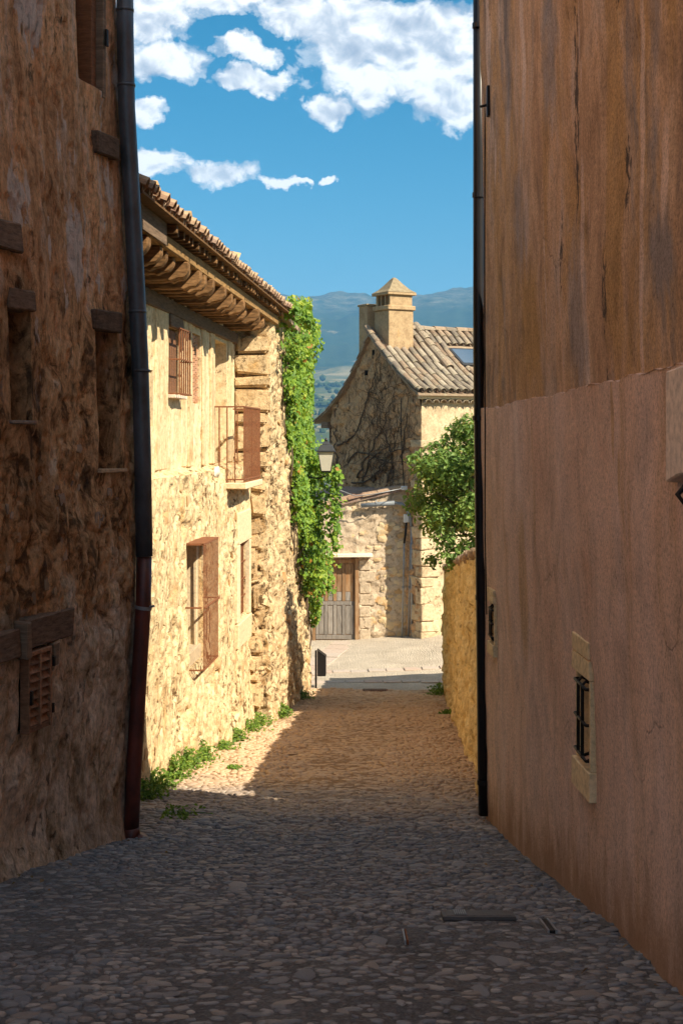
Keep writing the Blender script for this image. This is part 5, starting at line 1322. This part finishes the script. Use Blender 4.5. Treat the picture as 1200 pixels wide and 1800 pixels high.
wall_sheet('gable_wall', grid_lines(0, 4.75, 0.05, [2.42]), grid_lines(0, 1, 0.0065), gbpos, tuple(-EX), gbdisp, [], [M_GABLE], gh)
for (a, b, z, w_, h_) in ((0, 2.35, 2.25, 0.05, 0.12), (0, 2.75, 1.75, 0.05, 0.07)):
    MB().box(H(-0.03, b, z), GX, EX, (0, 0, 1), w_, 0.03, h_).build('vent', M_DARK, gh)
def frpos(U, V): return 2.1 + 0.866 * U, 37.5 + 0.5 * U, V
wall_sheet('front_wall', grid_lines(0, 5, 0.08), grid_lines(-6, 1.2, 0.08), frpos, tuple(-GX), lambda U, V: (fbm(U * 5, V * 5, 4, 150) - .5) * 0.08, [], [M_HOUSE], gh)
sheet('rear_wall', [[H(0, 4.75, -6), H(5, 4.75, -6), H(5, 4.75, 0.8), H(0, 4.75, 0.8)], [H(5, 0, -6), H(5, 4.75, -6), H(5, 4.75, 0.8), H(5, 2.42, 2.9), H(5, 0, 1.2)]], M_HOUSE, gh)
z = -5.55
for k in range(17):
    hh = random.uniform(0.22, 0.46); L = (0.30 if k % 2 else 0.20) * random.uniform(0.75, 1.25)
    MB().box(H(L - 0.03, 0.12 if k % 2 else 0.22, z + hh / 2), EX, GX, (0, 0, 1), L, 0.17 if k % 2 else 0.27, hh / 2 - 0.012, 0.03).build('quoin', M_HOUSE, gh, 0.02)
    z += hh
    if z > 0.9: break
# roof
def roof_quad(b0, b1, a0=-0.28, a1=5.2):
    if b0 >= 2.4: a0 = -0.13
    return [H(a0, b0, float(rz_(b0))), H(a1, b0, float(rz_(b0))), H(a1, b1, float(rz_(b1))), H(a0, b1, float(rz_(b1)))]
rfm = MB()
for b0, b1 in zip(RB[:-1], RB[1:]):
    p = roof_quad(b0, b1); rfm.prism(p, (0, 0, -0.06))
roof = rfm.build('roof', M_TILE, gh)
slope_u = (H(0, 2.42, 2.95) - H(0, -0.28, 1.10)).normalized()
TILE_M = tile_mesh(M_TILE, 0.42, 0.105, 0.085)
nrm_roof = EX.cross(slope_u)
nrow, ncol = 10, 21
for r_ in range(nrow):
    for c_ in range(ncol):
        a = -0.22 + c_ * 0.235; b = -0.34 + r_ * 0.272
        if 0.0 < a < 0.85 and b > 1.45: continue
        if 2.1 < a < 3.3 and 0.95 < b < 1.75: continue
        p = H(a + random.uniform(-.012, .012), b + random.uniform(-.02, .02), float(rz_(max(b, -0.28))) + 0.06 + random.uniform(-.008, .012))
        sl2 = (H(0, b + 0.4, float(rz_(b + 0.4))) - H(0, b, float(rz_(max(b, -.28))) - 0.02 * 0)).normalized()
        if b + 0.4 > 2.42: sl2 = slope_u
        place_tile(TILE_M, p, sl2, nrm_roof, roof, False, 0.05)
vs_t, fs_t, tt = [], [], []
base_t = tile_mesh(M_TILE_A, 0.42, 0.10, 0.085, 0.012, 5, 'tmp')
bvs = [v.co.copy() for v in base_t.vertices]; bfs = [tuple(p.vertices) for p in base_t.polygons]
for r_ in range(nrow):
    for c_ in range(ncol):
        a = -0.10 + c_ * 0.235; b = -0.32 + r_ * 0.272
        if 0.0 < a < 0.85 and b > 1.45: continue
        if 2.0 < a < 3.3 and 0.95 < b < 1.75: continue
        p = H(a, b, float(rz_(max(b, -.28))) + 0.085); sl2 = (H(0, b + 0.4, float(rz_(min(2.42, b + 0.4)))) - H(0, b, float(rz_(max(b, -.28))))).normalized() if b + 0.4 < 2.42 else slope_u
        yd = -(nrm_roof.cross(sl2).normalized()); zd = sl2.cross(yd); rot = Matrix((sl2, yd, zd)).transposed(); k = len(vs_t); rt = random.random()
        for v in bvs: vs_t.append(tuple(p + rot @ v)); tt.append(rt)
        fs_t += [tuple(i + k for i in f) for f in bfs]
me = mesh_np('channel_tiles', vs_t, fs_t, [M_TILE_A]); me.attributes.new('tint', 'FLOAT', 'POINT').data.foreach_set('value', np.array(tt, np.float32))
tag(link('channel_tiles', me, roof), kind='stuff')
RIDGE_M = tile_mesh(M_TILE, 0.44, 0.14, 0.125)
for k in range(12):
    a = 0.85 + k * 0.38
    place_tile(RIDGE_M, H(a, 2.42, 3.0), EX, (0, 0, 1), roof, False, 0.04, 'ridge_tile')
for k in range(6):   # raised roll of tiles down the slope
    b = 0.75 + k * 0.28
    place_tile(RIDGE_M, H(1.42, b, float(rz_(b)) + 0.14), slope_u, nrm_roof, roof, False, 0.04, 'ridge_tile')
for k in range(9):   # verge tiles
    b = -0.25 + k * 0.28
    if b > 1.5: break
    place_tile(TILE_M, H(-0.27, b, float(rz_(b)) + 0.10), slope_u, nrm_roof, roof, False, 0.05, 'verge_tile')
for k in range(9):   # back slope verge
    b0 = 5.6 - k * 0.36
    b1 = b0 - 0.4
    place_tile(TILE_M, H(-0.06, b0, float(rz_(b0)) - 0.02), H(0, b1, float(rz_(b1))) - H(0, b0, float(rz_(b0))), EX.cross((H(0, b1, 0) - H(0, b0, 0)) * -1), roof, False, 0.05, 'verge_tile')
MB().box(H(0.15, 4.95, 0.30), EX, GX, (0, 0, 1), 0.3, 0.2, 0.09).build('eave_beam', M_WOOD_OLD, gh, 0.01)
MB().box(H(0.1, 4.85, -0.15), EX, GX, (0, 0, 1), 0.1, 0.08, 0.36).build('eave_post', M_WOOD_OLD, gh, 0.01)
# skylight
sk = MB(); cs = H(2.55, 1.25, float(rz_(1.25)) + 0.11)
skf = sk.box(cs, EX, slope_u, nrm_roof, 0.62, 0.44, 0.06).build('skylight', M_LAMPMETAL, roof, 0.008)
MB().box(cs + nrm_roof * 0.055, EX, slope_u, nrm_roof, 0.55, 0.36, 0.012).build('glass', M_GLASS_SKY, skf) if False else None
gk = MB().box(cs + nrm_roof * 0.056, EX, slope_u, nrm_roof, 0.55, 0.36, 0.012).build('skylight_glass', M_GLASS_SKY, roof)
# clay cornice under the eave
for k in range(16):
    a = 0.12 + k * 0.24
    place_tile(TILE_M, H(a, -0.18, 0.86), GX, (0, 0, 1), gh, k % 1 == 1, 0.03, 'cornice_tile')
MB().box(H(2.3, -0.07, 1.00), EX, GX, (0, 0, 1), 2.4, 0.09, 0.045).build('cornice', M_SAND, gh, 0.01)
# chimneys
ch = MB().box(H(0.42, 2.02, 2.62), EX, GX, (0, 0, 1), 0.40, 0.37, 0.82).build('chimney', M_CHIM, gh, 0.012)
MB().box(H(0.42, 2.02, 3.505), EX, GX, (0, 0, 1), 0.45, 0.42, 0.065).build('band', M_CHIM, ch, 0.02)
for (a, b, ha, hb) in ((0.42, 1.70, 0.36, 0.05), (0.42, 2.34, 0.36, 0.05), (0.74, 2.02, 0.05, 0.26)):
    MB().box(H(a, b, 3.715), EX, GX, (0, 0, 1), ha, hb, 0.145).build('flue_wall', M_CHIM, ch, 0.004)
for b in (1.90, 2.12):
    MB().box(H(0.10, b, 3.715), EX, GX, (0, 0, 1), 0.045, 0.03, 0.145).build('flue_pillar', M_CHIM, ch, 0.004)
MB().box(H(0.5, 2.02, 3.70), EX, GX, (0, 0, 1), 0.16, 0.2, 0.12).build('flue_core', M_DARK, ch)
MB().box(H(0.42, 2.02, 3.895), EX, GX, (0, 0, 1), 0.46, 0.44, 0.036).build('cap_slab', M_CHIM, ch, 0.01)
cp = MB(); rings = [(0.47, 0.45, 3.93), (0.34, 0.32, 4.02), (0.20, 0.19, 4.17), (0.08, 0.08, 4.32), (0.03, 0.03, 4.37)]
for (ha, hb, zz) in rings: cp.add([H(0.42 - ha, 2.02 - hb, zz), H(0.42 + ha, 2.02 - hb, zz), H(0.42 + ha, 2.02 + hb, zz), H(0.42 - ha, 2.02 + hb, zz)], [])
for i in range(len(rings) - 1):
    for k in range(4): cp.f.append((i * 4 + k, i * 4 + (k + 1) % 4, i * 4 + 4 + (k + 1) % 4, i * 4 + 4 + k))
cp.f.append((3, 2, 1, 0)); cp.f.append(tuple(len(rings) * 4 - 4 + k for k in range(4)))
cp.build('cap', M_CHIMCAP, ch, 0.006)
c2 = MB().box(H(0.22, 3.0, 2.85), EX, GX, (0, 0, 1), 0.22, 0.22, 0.80).build('chimney', M_CHIM, gh, 0.015)
MB().box(H(0.22, 3.0, 3.66), EX, GX, (0, 0, 1), 0.25, 0.25, 0.03).build('cap_slab', M_CHIMCAP, c2, 0.01)

# bare creeper on the gable
cr = empty('bare_creeper', H(-0.05, 3.6, -1.3), 'leafless dark creeper spreading over the shaded gable wall', 'creeper')
segs = [[] for _ in range(4)]
def creep(b, z, ang, L, r_, depth, out):
    pts = []; n_ = max(3, int(L / 0.12))
    for k in range(n_):
        if b < 0.1 or b > 4.6 or z > float(rz_(b)) - 0.25: break
        u = (z + 6) / (float(rz_(b)) + 5.94)
        pts.append(H(-0.045 - float(gbdisp(np.array([b]), np.array([u]))[0]), b, z))
        ang += random.gauss(0, 0.17) + 0.03 * (1 if ang < 1.3 else -1)
        if depth < 3 and random.random() < (0.34 if depth < 2 else 0.28):
            creep(b, z, ang + random.choice((-1, 1)) * random.uniform(0.4, 1.1), L * random.uniform(0.35, 0.75), r_ * 0.58, depth + 1, out)
        b += math.cos(ang) * 0.12; z += math.sin(ang) * 0.12
    if len(pts) > 2: out.append((pts, r_))
mains = []; twigs = []
for (b, z, ang, L) in ((4.45, -1.4, 1.75, 3.2), (4.4, -1.0, 1.9, 2.6), (3.2, -1.2, 2.4, 2.4), (2.9, -1.3, 2.0, 2.2), (2.4, -1.3, 2.6, 2.4), (1.6, -1.3, 1.9, 2.0), (3.8, -0.8, 2.6, 2.6), (0.9, -0.8, 1.7, 1.6), (4.3, -0.3, 2.9, 3.0), (3.5, -1.35, 3.0, 2.8)):
    lst = []; creep(b, z, ang, L, 0.028, 0, lst)
    twigs += lst
big = [t for t in twigs if t[1] > 0.02]; small = [(t[0], t[1] * 0.55) for t in twigs if t[1] <= 0.02]
for pts, r_ in big: MB().tube(pts, [r_ * (1 - 0.6 * i / len(pts)) for i in range(len(pts))], 6).build('stem', M_TWIG, cr)
mb = MB()
random.shuffle(small)
for pts, r_ in small[:int(len(small) * 0.6)]: mb.tube(pts, [max(0.005, r_ * (1 - 0.6 * i / len(pts))) for i in range(len(pts))], 4, False)
mb.build('branches', M_TWIG, cr)

# ------------------------------------------------------------------ shed in front of the gable
sd = empty('stone_shed', (0.3, 38.3, -5.5), 'low stone shed with an old wooden door, built against the gabled house', 'shed')
SY = 38.15
def stop(x): return np.interp(x, [-1.3, -0.6, 1.05, 1.75], [-2.15, -2.0, -1.57, -1.44])
def spos(U, V): return U, SY + 0 * U, -6.0 + V * (stop(U) + 6.0)
def sdisp(U, V):
    Z = spos(U, V)[2]; f1, f2, idv = worley(U * 3.2 + (fbm(U * 3, Z * 3, 2, 161) - .5), Z * 4.5 + (fbm(U * 3 + 2, Z * 3, 2, 162) - .5), 163)
    return (sstep(0.02, 0.25, f2 - f1) * (0.3 + idv) - .5) * 0.045 + (fbm(U * 6, Z * 6, 4, 164) - .5) * 0.05
v0d, v1d = 0.0, 0.0
# the door opening: V differs with U, so the wall is built in three panels
def spanel(name, x0, x1, za, zb):
    def pp(U, V):
        t = np.minimum(stop(U), zb) if zb is not None else stop(U)
        return U, SY + 0 * U, za + V * (t - za)
    def dd(U, V):
        Z = pp(U, V)[2]; f1, f2, idv = worley(U * 3.2 + (fbm(U * 3, Z * 3, 2, 161) - .5), Z * 4.5 + (fbm(U * 3 + 2, Z * 3, 2, 162) - .5), 163)
        return (sstep(0.02, 0.25, f2 - f1) * (0.3 + idv) - .5) * 0.045 + (fbm(U * 6, Z * 6, 4, 164) - .5) * 0.05
    H_ = (float(stop(x0)) if zb is None else zb) - za
    wall_sheet(name, grid_lines(x0, x1, 0.05), grid_lines(0, 1, 0.05 / max(0.1, H_)), pp, (0, -1, 0), dd, [], [M_SHED], sd)
spanel('wall', -1.3, -0.78, -6.0, None); spanel('wall', 0.47, 1.78, -6.0, None)
spanel('wall', -0.78, 0.47, -3.30, None)
sheet('door_reveal', [[(-0.78, SY, -6), (-0.78, SY + .3, -6), (-0.78, SY + .3, -3.3), (-0.78, SY, -3.3)], [(0.47, SY, -6), (0.47, SY + .3, -6), (0.47, SY + .3, -3.3), (0.47, SY, -3.3)], [(-0.78, SY, -3.3), (0.47, SY, -3.3), (0.47, SY + .3, -3.3), (-0.78, SY + .3, -3.3)]], M_SHED, sd)
sheet('side_wall', [[(-1.3, SY, -6), (-1.5, 42, -6), (-1.5, 42, -2.1), (-1.3, SY, -2.15)]], M_SHED, sd)
mb = MB()
mb.add([(-1.4, SY - 0.06, -2.13), (1.80, SY - 0.06, -1.40), (1.80, SY + 0.2, -1.38), (-0.1, 41.6, -1.42), (-1.5, 41.8, -1.95)], [(0, 1, 2, 3, 4)])
mb.add([(-1.4, SY - 0.06, -2.19), (1.80, SY - 0.06, -1.46), (1.80, SY + 0.2, -1.44), (-0.1, 41.6, -1.48), (-1.5, 41.8, -2.01)], [(4, 3, 2, 1, 0)])
mb.f += [(0, 5, 6, 1), (1, 6, 7, 2), (2, 7, 8, 3), (3, 8, 9, 4), (4, 9, 5, 0)]
srf = mb.build('roof', M_TILE_OLD, sd)
for r_ in range(8):
    for c_ in range(11):
        y = SY - 0.02 + c_ * 0.24; x = -1.35 + r_ * 0.385 + random.uniform(-.02, .02)
        lim = 1.62 - (y - SY) * 0.577
        if x > lim: continue
        f_ = (y - SY) / 3.5
        z = np.interp(x, [-1.4, 1.8], [-2.13 + 0.15 * f_, -1.40]) + 0.03
        place_tile(TILE_OLD_M, (x, y, z + random.uniform(0, .015)), (3.2, 0, 0.66), (0, 0, 1), srf, False, 0.05)
# door
fr_ = MB().aabb(0.36, 0.465, SY - 0.04, SY + 0.10, -5.52, -3.305).build('door_frame', M_DOOR_BROWN, sd, 0.008)
MB().aabb(-0.78, -0.70, SY - 0.02, SY + 0.10, -5.52, -3.305).build('jamb', M_DOOR_BROWN, fr_, 0.008)
dr = MB().aabb(-0.695, 0.355, SY + 0.06, SY + 0.10, -5.50, -3.31).build('door', M_DOOR_BROWN, sd, 0.004)
MB().aabb(-0.69, 0.35, SY + 0.035, SY + 0.059, -4.56, -4.46).build('rail', M_DOOR_GREY, dr, 0.005)
MB().aabb(-0.69, 0.35, SY + 0.035, SY + 0.059, -5.48, -5.36).build('rail', M_DOOR_GREY, dr, 0.005)
MB().aabb(-0.69, 0.35, SY + 0.035, SY + 0.059, -3.44, -3.33).build('rail', M_DOOR_BROWN, dr, 0.005)
for k in range(5):
    x = -0.69 + k * 0.235
    MB().aabb(x, x + 0.085, SY + 0.03, SY + 0.0595, -5.355, -4.565).build('stile', M_DOOR_GREY, dr, 0.005)
    MB().aabb(x, x + 0.085, SY + 0.03, SY + 0.0595, -4.455, -3.445).build('stile', M_DOOR_BROWN, dr, 0.005)
    if k < 4:
        MB().aabb(x + 0.095, x + 0.225, SY + 0.046, SY + 0.0585, -5.34, -4.58).build('panel', M_DOOR_GREY, dr, 0.004)
        MB().aabb(x + 0.095, x + 0.225, SY + 0.046, SY + 0.0585, -4.20, -3.46).build('panel', M_DOOR_BROWN, dr, 0.004)
        MB().aabb(x + 0.095, x + 0.225, SY + 0.048, SY + 0.0587, -4.445, -4.21).build('panel', M_DOOR_GREY, dr, 0.004)
MB().box((-0.1, SY - 0.09, -3.22), (1, 0, 0.01), (0, 1, 0), (0, 0, 1), 0.92, 0.20, 0.045, 0.018).build('stone_lintel', M_SANDGREY, sd, 0.012)
MB().aabb(-0.74, 0.42, SY - 0.06, SY + 0.12, -5.60, -5.515).build('threshold', M_SANDGREY, sd, 0.01)
# dressed stone by the door
for k in range(7):
    z0 = -5.5 + k * 0.31
    MB().aabb(0.475, 0.475 + (0.42 if k % 2 else 0.30), SY - 0.035, SY + 0.1, z0 + 0.008, z0 + 0.30, 0.006).build('quoin', M_SHED, sd, 0.02)
for k in range(95):
    x = random.uniform(0.95, 1.7) if random.random() < .6 else random.uniform(-1.2, 1.7); z = random.uniform(-5.4, -1.8)
    if z > float(stop(x)) - 0.15 or (-0.95 < x < 0.95 and z < -3.1): continue
    s = random.uniform(0.07, 0.17)
    stone_on(sd, ROCK_L, (x, SY, z), (0, -1, 0), s, s * random.uniform(0.5, 0.8), s * 0.35, -s * 0.08)

# drains and conduits at the house corner
dp2 = empty('drainpipe', (1.95, 38.0, -5.4), 'grey gutter pipe bending from the shed wall down the corner of the gabled house', 'drainpipe')
MB().tube([px(634, 889, 38.0), px(668, 886, 38.0), px(693, 884, 38.0)], 0.06, 12).build('gutter_pipe', M_PVC, dp2, smooth=True)
MB().tube([px(693, 884, 38.0), px(706, 886, 37.95), px(714, 894, 37.9), px(720, 908, 37.9), px(723, 925, 37.9)], 0.045, 12).build('elbow', M_PVC, dp2, smooth=True)
MB().tube([px(723, 925, 37.9), px(723.5, 1000, 37.9), px(723, 1123, 37.9)], 0.038, 12).build('pipe', M_ZINC, dp2, smooth=True)
cl = MB().tube([px(660, 884, 38.0) + Vector((0, 0, 0)), px(662, 884, 38.0)], 0.068, 12).build('clamp', M_ZINC, dp2)
for (p, lab) in ((707, 'left thin grey conduit rising up the shaded house corner to a small white box'), (718, 'thin grey conduit close beside the downpipe at the shaded house corner')):
    c_ = empty('conduit', px(p, 1125, 37.9), lab, 'conduit', 'conduits at the house corner')
    MB().tube([px(p + 3, 955, 37.95), px(p + 2, 1000, 37.95), px(p - 1, 1125, 37.95)], 0.022, 10).build('pipe', M_ZINC, c_, smooth=True)
    MB().tube([px(p + 1, 1030, 37.95), px(p + 1, 1034, 37.95)], 0.032, 10).build('clamp', M_PVC, c_)
mbx = empty('meter_box', px(714, 912, 37.95), 'small white electric box above the conduits on the house corner', 'electric box')
c_ = px(714, 911, 37.95); MB().box(c_, EX, GX, (0, 0, 1), 0.075, 0.05, 0.11).build('case', M_WHITE, mbx, 0.01)
MB().box(c_ + Vector((0, -0.055, 0)), (1, 0, 0), (0, 1, 0), (0, 0, 1), 0.055, 0.006, 0.085).build('lid', M_WHITE, mbx, 0.004)
MB().tube([px(714, 918, 37.95), px(712, 940, 37.95), px(710, 955, 37.95)], 0.03, 8).build('cable', M_IRON, mbx, smooth=True)
sb_ = empty('junction_box', px(710, 858, 37.95), 'pale junction box where the wire meets the house corner above the shed roof', 'electric box')
c_ = px(710, 858, 37.95); MB().box(c_, EX, GX, (0, 0, 1), 0.085, 0.05, 0.055).build('case', M_WHITE, sb_, 0.02)
MB().tube([c_, px(706, 800, 38.2), px(704, 740, 38.25), px(705, 700, 38.25)], 0.012, 6).build('cable', M_IRON, sb_, smooth=True)
MB().tube([c_, px(690, 862, 37.6), px(660, 868, 37.6), px(625, 872, 37.7), px(598, 862, 37.9), px(560, 845, 37.9)], 0.012, 6).build('wire', M_ZINC, sb_, smooth=True)

# ------------------------------------------------------------------ land beyond: valley, hills, mountains
def tmat():
    m, nt, b = newmat('valley_land', 1.0, 0.0)
    co = coord(nt)
    sp = nt.nodes.new('ShaderNodeSeparateXYZ'); nt.links.new(co, sp.inputs[0])
    ln = nt.nodes.new('ShaderNodeVectorMath'); ln.operation = 'LENGTH'; nt.links.new(co, ln.inputs[0]); r_ = ln.outputs['Value']
    nA = noise(nt, co, 0.006, 8, 0.65); nB = noise(nt, mapv(nt, co, (1, 1, 3)), 0.004, 9, 0.7)
    nC = noise(nt, co, 0.022, 9, 0.78)
    field = ramp(nt, nA, [(0.40, (0.06, 0.08, 0.03)), (0.52, (0.14, 0.135, 0.06)), (0.62, (0.30, 0.24, 0.13)), (0.74, (0.42, 0.34, 0.22))])
    field = mixc(nt, ramp(nt, nC, [(0.50, 0), (0.60, 0.85)]), field, (0.065, 0.08, 0.035))
    forest = ramp(nt, nC, [(0.35, (0.022, 0.04, 0.022)), (0.65, (0.05, 0.07, 0.035))])
    forest = mixc(nt, ramp(nt, nB, [(0.62, 0), (0.68, 0.8)]), forest, (0.30, 0.25, 0.16))
    rock = ramp(nt, nC, [(0.40, (0.02, 0.04, 0.022)), (0.52, (0.085, 0.095, 0.06)), (0.66, (0.20, 0.19, 0.14))])
    rr = M_(nt, 'ADD', r_, M_(nt, 'MULTIPLY', M_(nt, 'SUBTRACT', nA, 0.5), 900))
    c = mixc(nt, ramp(nt, M_(nt, 'MULTIPLY', rr, 1 / 6000), [(0.475, 0), (0.49, 1)]), field, forest)
    zz = M_(nt, 'ADD', sp.outputs[2], M_(nt, 'MULTIPLY', M_(nt, 'SUBTRACT', nB, 0.5), 330))
    c = mixc(nt, ramp(nt, M_(nt, 'MULTIPLY', zz, 1 / 600), [(0.55, 0), (0.65, 1)]), c, rock)
    nt.links.new(c, b.inputs['Base Color'])
    return m
az_front = np.radians(np.arange(-14, 14.01, 0.12)); az_side = np.radians(np.concatenate([np.arange(-180, -14, 4), np.arange(17, 180.1, 4)]))
azs = np.array(sorted(np.concatenate([az_front, az_side])))
rs = np.geomspace(46, 6000, 150)
A, RR = np.meshgrid(azs, rs, indexing='ij')
X = np.sin(A) * RR; Y = np.cos(A) * RR
prof_f = np.interp(RR, [46, 100, 250, 600, 1200, 1800, 2500, 3000, 3400, 4000, 4600, 5000, 6000], [-9, -13, -20, -24, -6, 25, 88, 150, 225, 350, 440, 425, 300])
prof_s = np.interp(RR, [46, 100, 250, 600, 1500, 3000, 6000], [-9, -13, -20, -28, -20, 20, 150])
wf_ = 1 - sstep(R(40), R(90), np.abs(A)); Zt = prof_f * wf_ + prof_s * (1 - wf_)
Zt += wf_ * sstep(2800, 4600, RR) * (np.clip(np.degrees(A), -30, 30) * 3.2 + 8)
Zt += (fbm(X * 0.0016 + 50, Y * 0.0016 + 50, 5, 200) - .5) * np.interp(RR, [46, 300, 1500, 3000, 4600], [2, 12, 40, 70, 75])
Zt += (fbm(X * 0.012 + 50, Y * 0.012, 4, 201) - .5) * np.interp(RR, [46, 300, 2700, 3300, 5000], [0, 3, 10, 34, 46])
Zt += (fbm(X * 0.005 + 20, Y * 0.005, 4, 202) - .5) * np.interp(RR, [46, 2700, 3300, 4600], [0, 0, 70, 60])
V = np.stack([X, Y, Zt], -1).reshape(-1, 3); nu, nv = X.shape
I, J = np.meshgrid(np.arange(nu - 1), np.arange(nv - 1), indexing='ij')
F = np.stack([I * nv + J, I * nv + J + 1, (I + 1) * nv + J + 1, (I + 1) * nv + J], -1).reshape(-1, 4)
F = F.tolist()
# town plateau under the houses joins the near ring
ring0 = [i * nv for i in range(nu)]
verts = V.tolist(); kc = len(verts); verts.append([0, 0, -8.5])
for i in range(nu - 1): F.append([kc, ring0[i], ring0[i + 1]])
terr = link('terrain', mesh_np('terrain', verts, F, [tmat()], True)); tag(terr, kind='structure')

def tz(x, y):
    r_ = math.hypot(x, y); a = math.atan2(x, y)
    i = int(np.clip(np.searchsorted(azs, a), 0, nu - 1)); j = int(np.clip(np.searchsorted(rs, r_), 0, nv - 1)); return float(Zt[i, j])
# scattered holm oaks on the plain, read as one mass
ico = bmesh.new(); bmesh.ops.create_icosphere(ico, subdivisions=1, radius=1); ico.verts.ensure_lookup_table()
iv_ = np.array([v.co[:] for v in ico.verts]); if_ = [[v.index for v in f.verts] for f in ico.faces]; ico.free()
wv_, wf2, wt = [], [], []
for k in range(7000):
    r_ = 2450 * random.random() ** 0.75 + 110; a = R(random.uniform(-15, 15)); x, y = math.sin(a) * r_, math.cos(a) * r_
    if vn(np.array([x * 0.011 + 90]), np.array([y * 0.007 + 90]), None, 5)[0] < np.interp(r_, [100, 1200, 2500], [0.25, 0.38, 0.62]): continue
    s = random.uniform(1.6, 4.2) * np.interp(r_, [100, 2500], [0.7, 1.8]); z = tz(x, y)
    vv = iv_ * (1 + RNG.uniform(-0.28, 0.28, (len(iv_), 1))) * np.array([s, s, s * 0.8]) + np.array([x, y, z + s * 0.45])
    kk = len(wv_); wv_ += vv.tolist(); wf2 += [[i + kk for i in f] for f in if_]; wt += [random.random()] * len(iv_)
M_WOODS, nt_, b_ = newmat('holm_oak_mass', 1.0, 0.0)
nt_.links.new(mixc(nt_, 1.0, ramp(nt_, attr(nt_, 'tint'), [(0, (0.035, 0.05, 0.02)), (0.6, (0.06, 0.085, 0.03)), (1, (0.11, 0.12, 0.045))]), ramp(nt_, noise(nt_, coord(nt_), 1.6, 4, 0.7), [(0.3, 0.55), (0.7, 1.35)]), 'MULTIPLY'), b_.inputs['Base Color'])
me = mesh_np('woodland', wv_, wf2, [M_WOODS]); me.attributes.new('tint', 'FLOAT', 'POINT').data.foreach_set('value', np.array(wt, np.float32))
tag(link('woodland', me), kind='stuff')
# a green tree just below the square, seen behind the lamp
t2 = empty('background_tree', (-0.9, 56, -9), 'dark green tree standing below the square behind the street lamp', 'tree')
MB().tube([(-0.9, 56, -9.6), (-0.9, 56, -6), (-0.8, 56, -3), (-0.8, 56, -1.2)], [0.25, 0.2, 0.12, 0.04], 8).build('trunk', M_BARK, t2, smooth=True)
C = []; N = []
for k in range(26):
    c = np.array([-0.95 + random.gauss(0, 0.55), 56 + random.gauss(0, .7), -1.9 + random.uniform(-2.6, 1.25)]); r_ = random.uniform(0.35, 0.6)
    for j in range(170):
        v = RNG.normal(size=3); v /= np.linalg.norm(v); C.append(c + v * r_ * RNG.random() ** .4); N.append(v + RNG.normal(size=3) * 0.5 + np.array([0, -.2, .5]))
C = np.array(C); N = np.array(N)
link('crown', leaves_mesh('crown', C, N, RNG.uniform(0.09, 0.16, len(C)), RNG.random(len(C)) * 0.8, M_TREE, 0.7, 0.1), t2)

# ------------------------------------------------------------------ air
hz = MB().aabb(-6150, 6150, -6150, 6150, -75, 640).build('haze', bpy.data.materials.new('air'))
m = hz.data.materials[0]; m.use_nodes = True; nt = m.node_tree
for n_ in list(nt.nodes):
    if n_.type == 'BSDF_PRINCIPLED': nt.nodes.remove(n_)
pv = nt.nodes.new('ShaderNodeVolumePrincipled')
pv.inputs['Color'].default_value = (0.19, 0.52, 0.95, 1); pv.inputs['Density'].default_value = 0.00017; pv.inputs['Anisotropy'].default_value = 0.0
nt.links.new(pv.outputs[0], nt.nodes['Material Output'].inputs['Volume'])
tag(hz, kind='stuff')
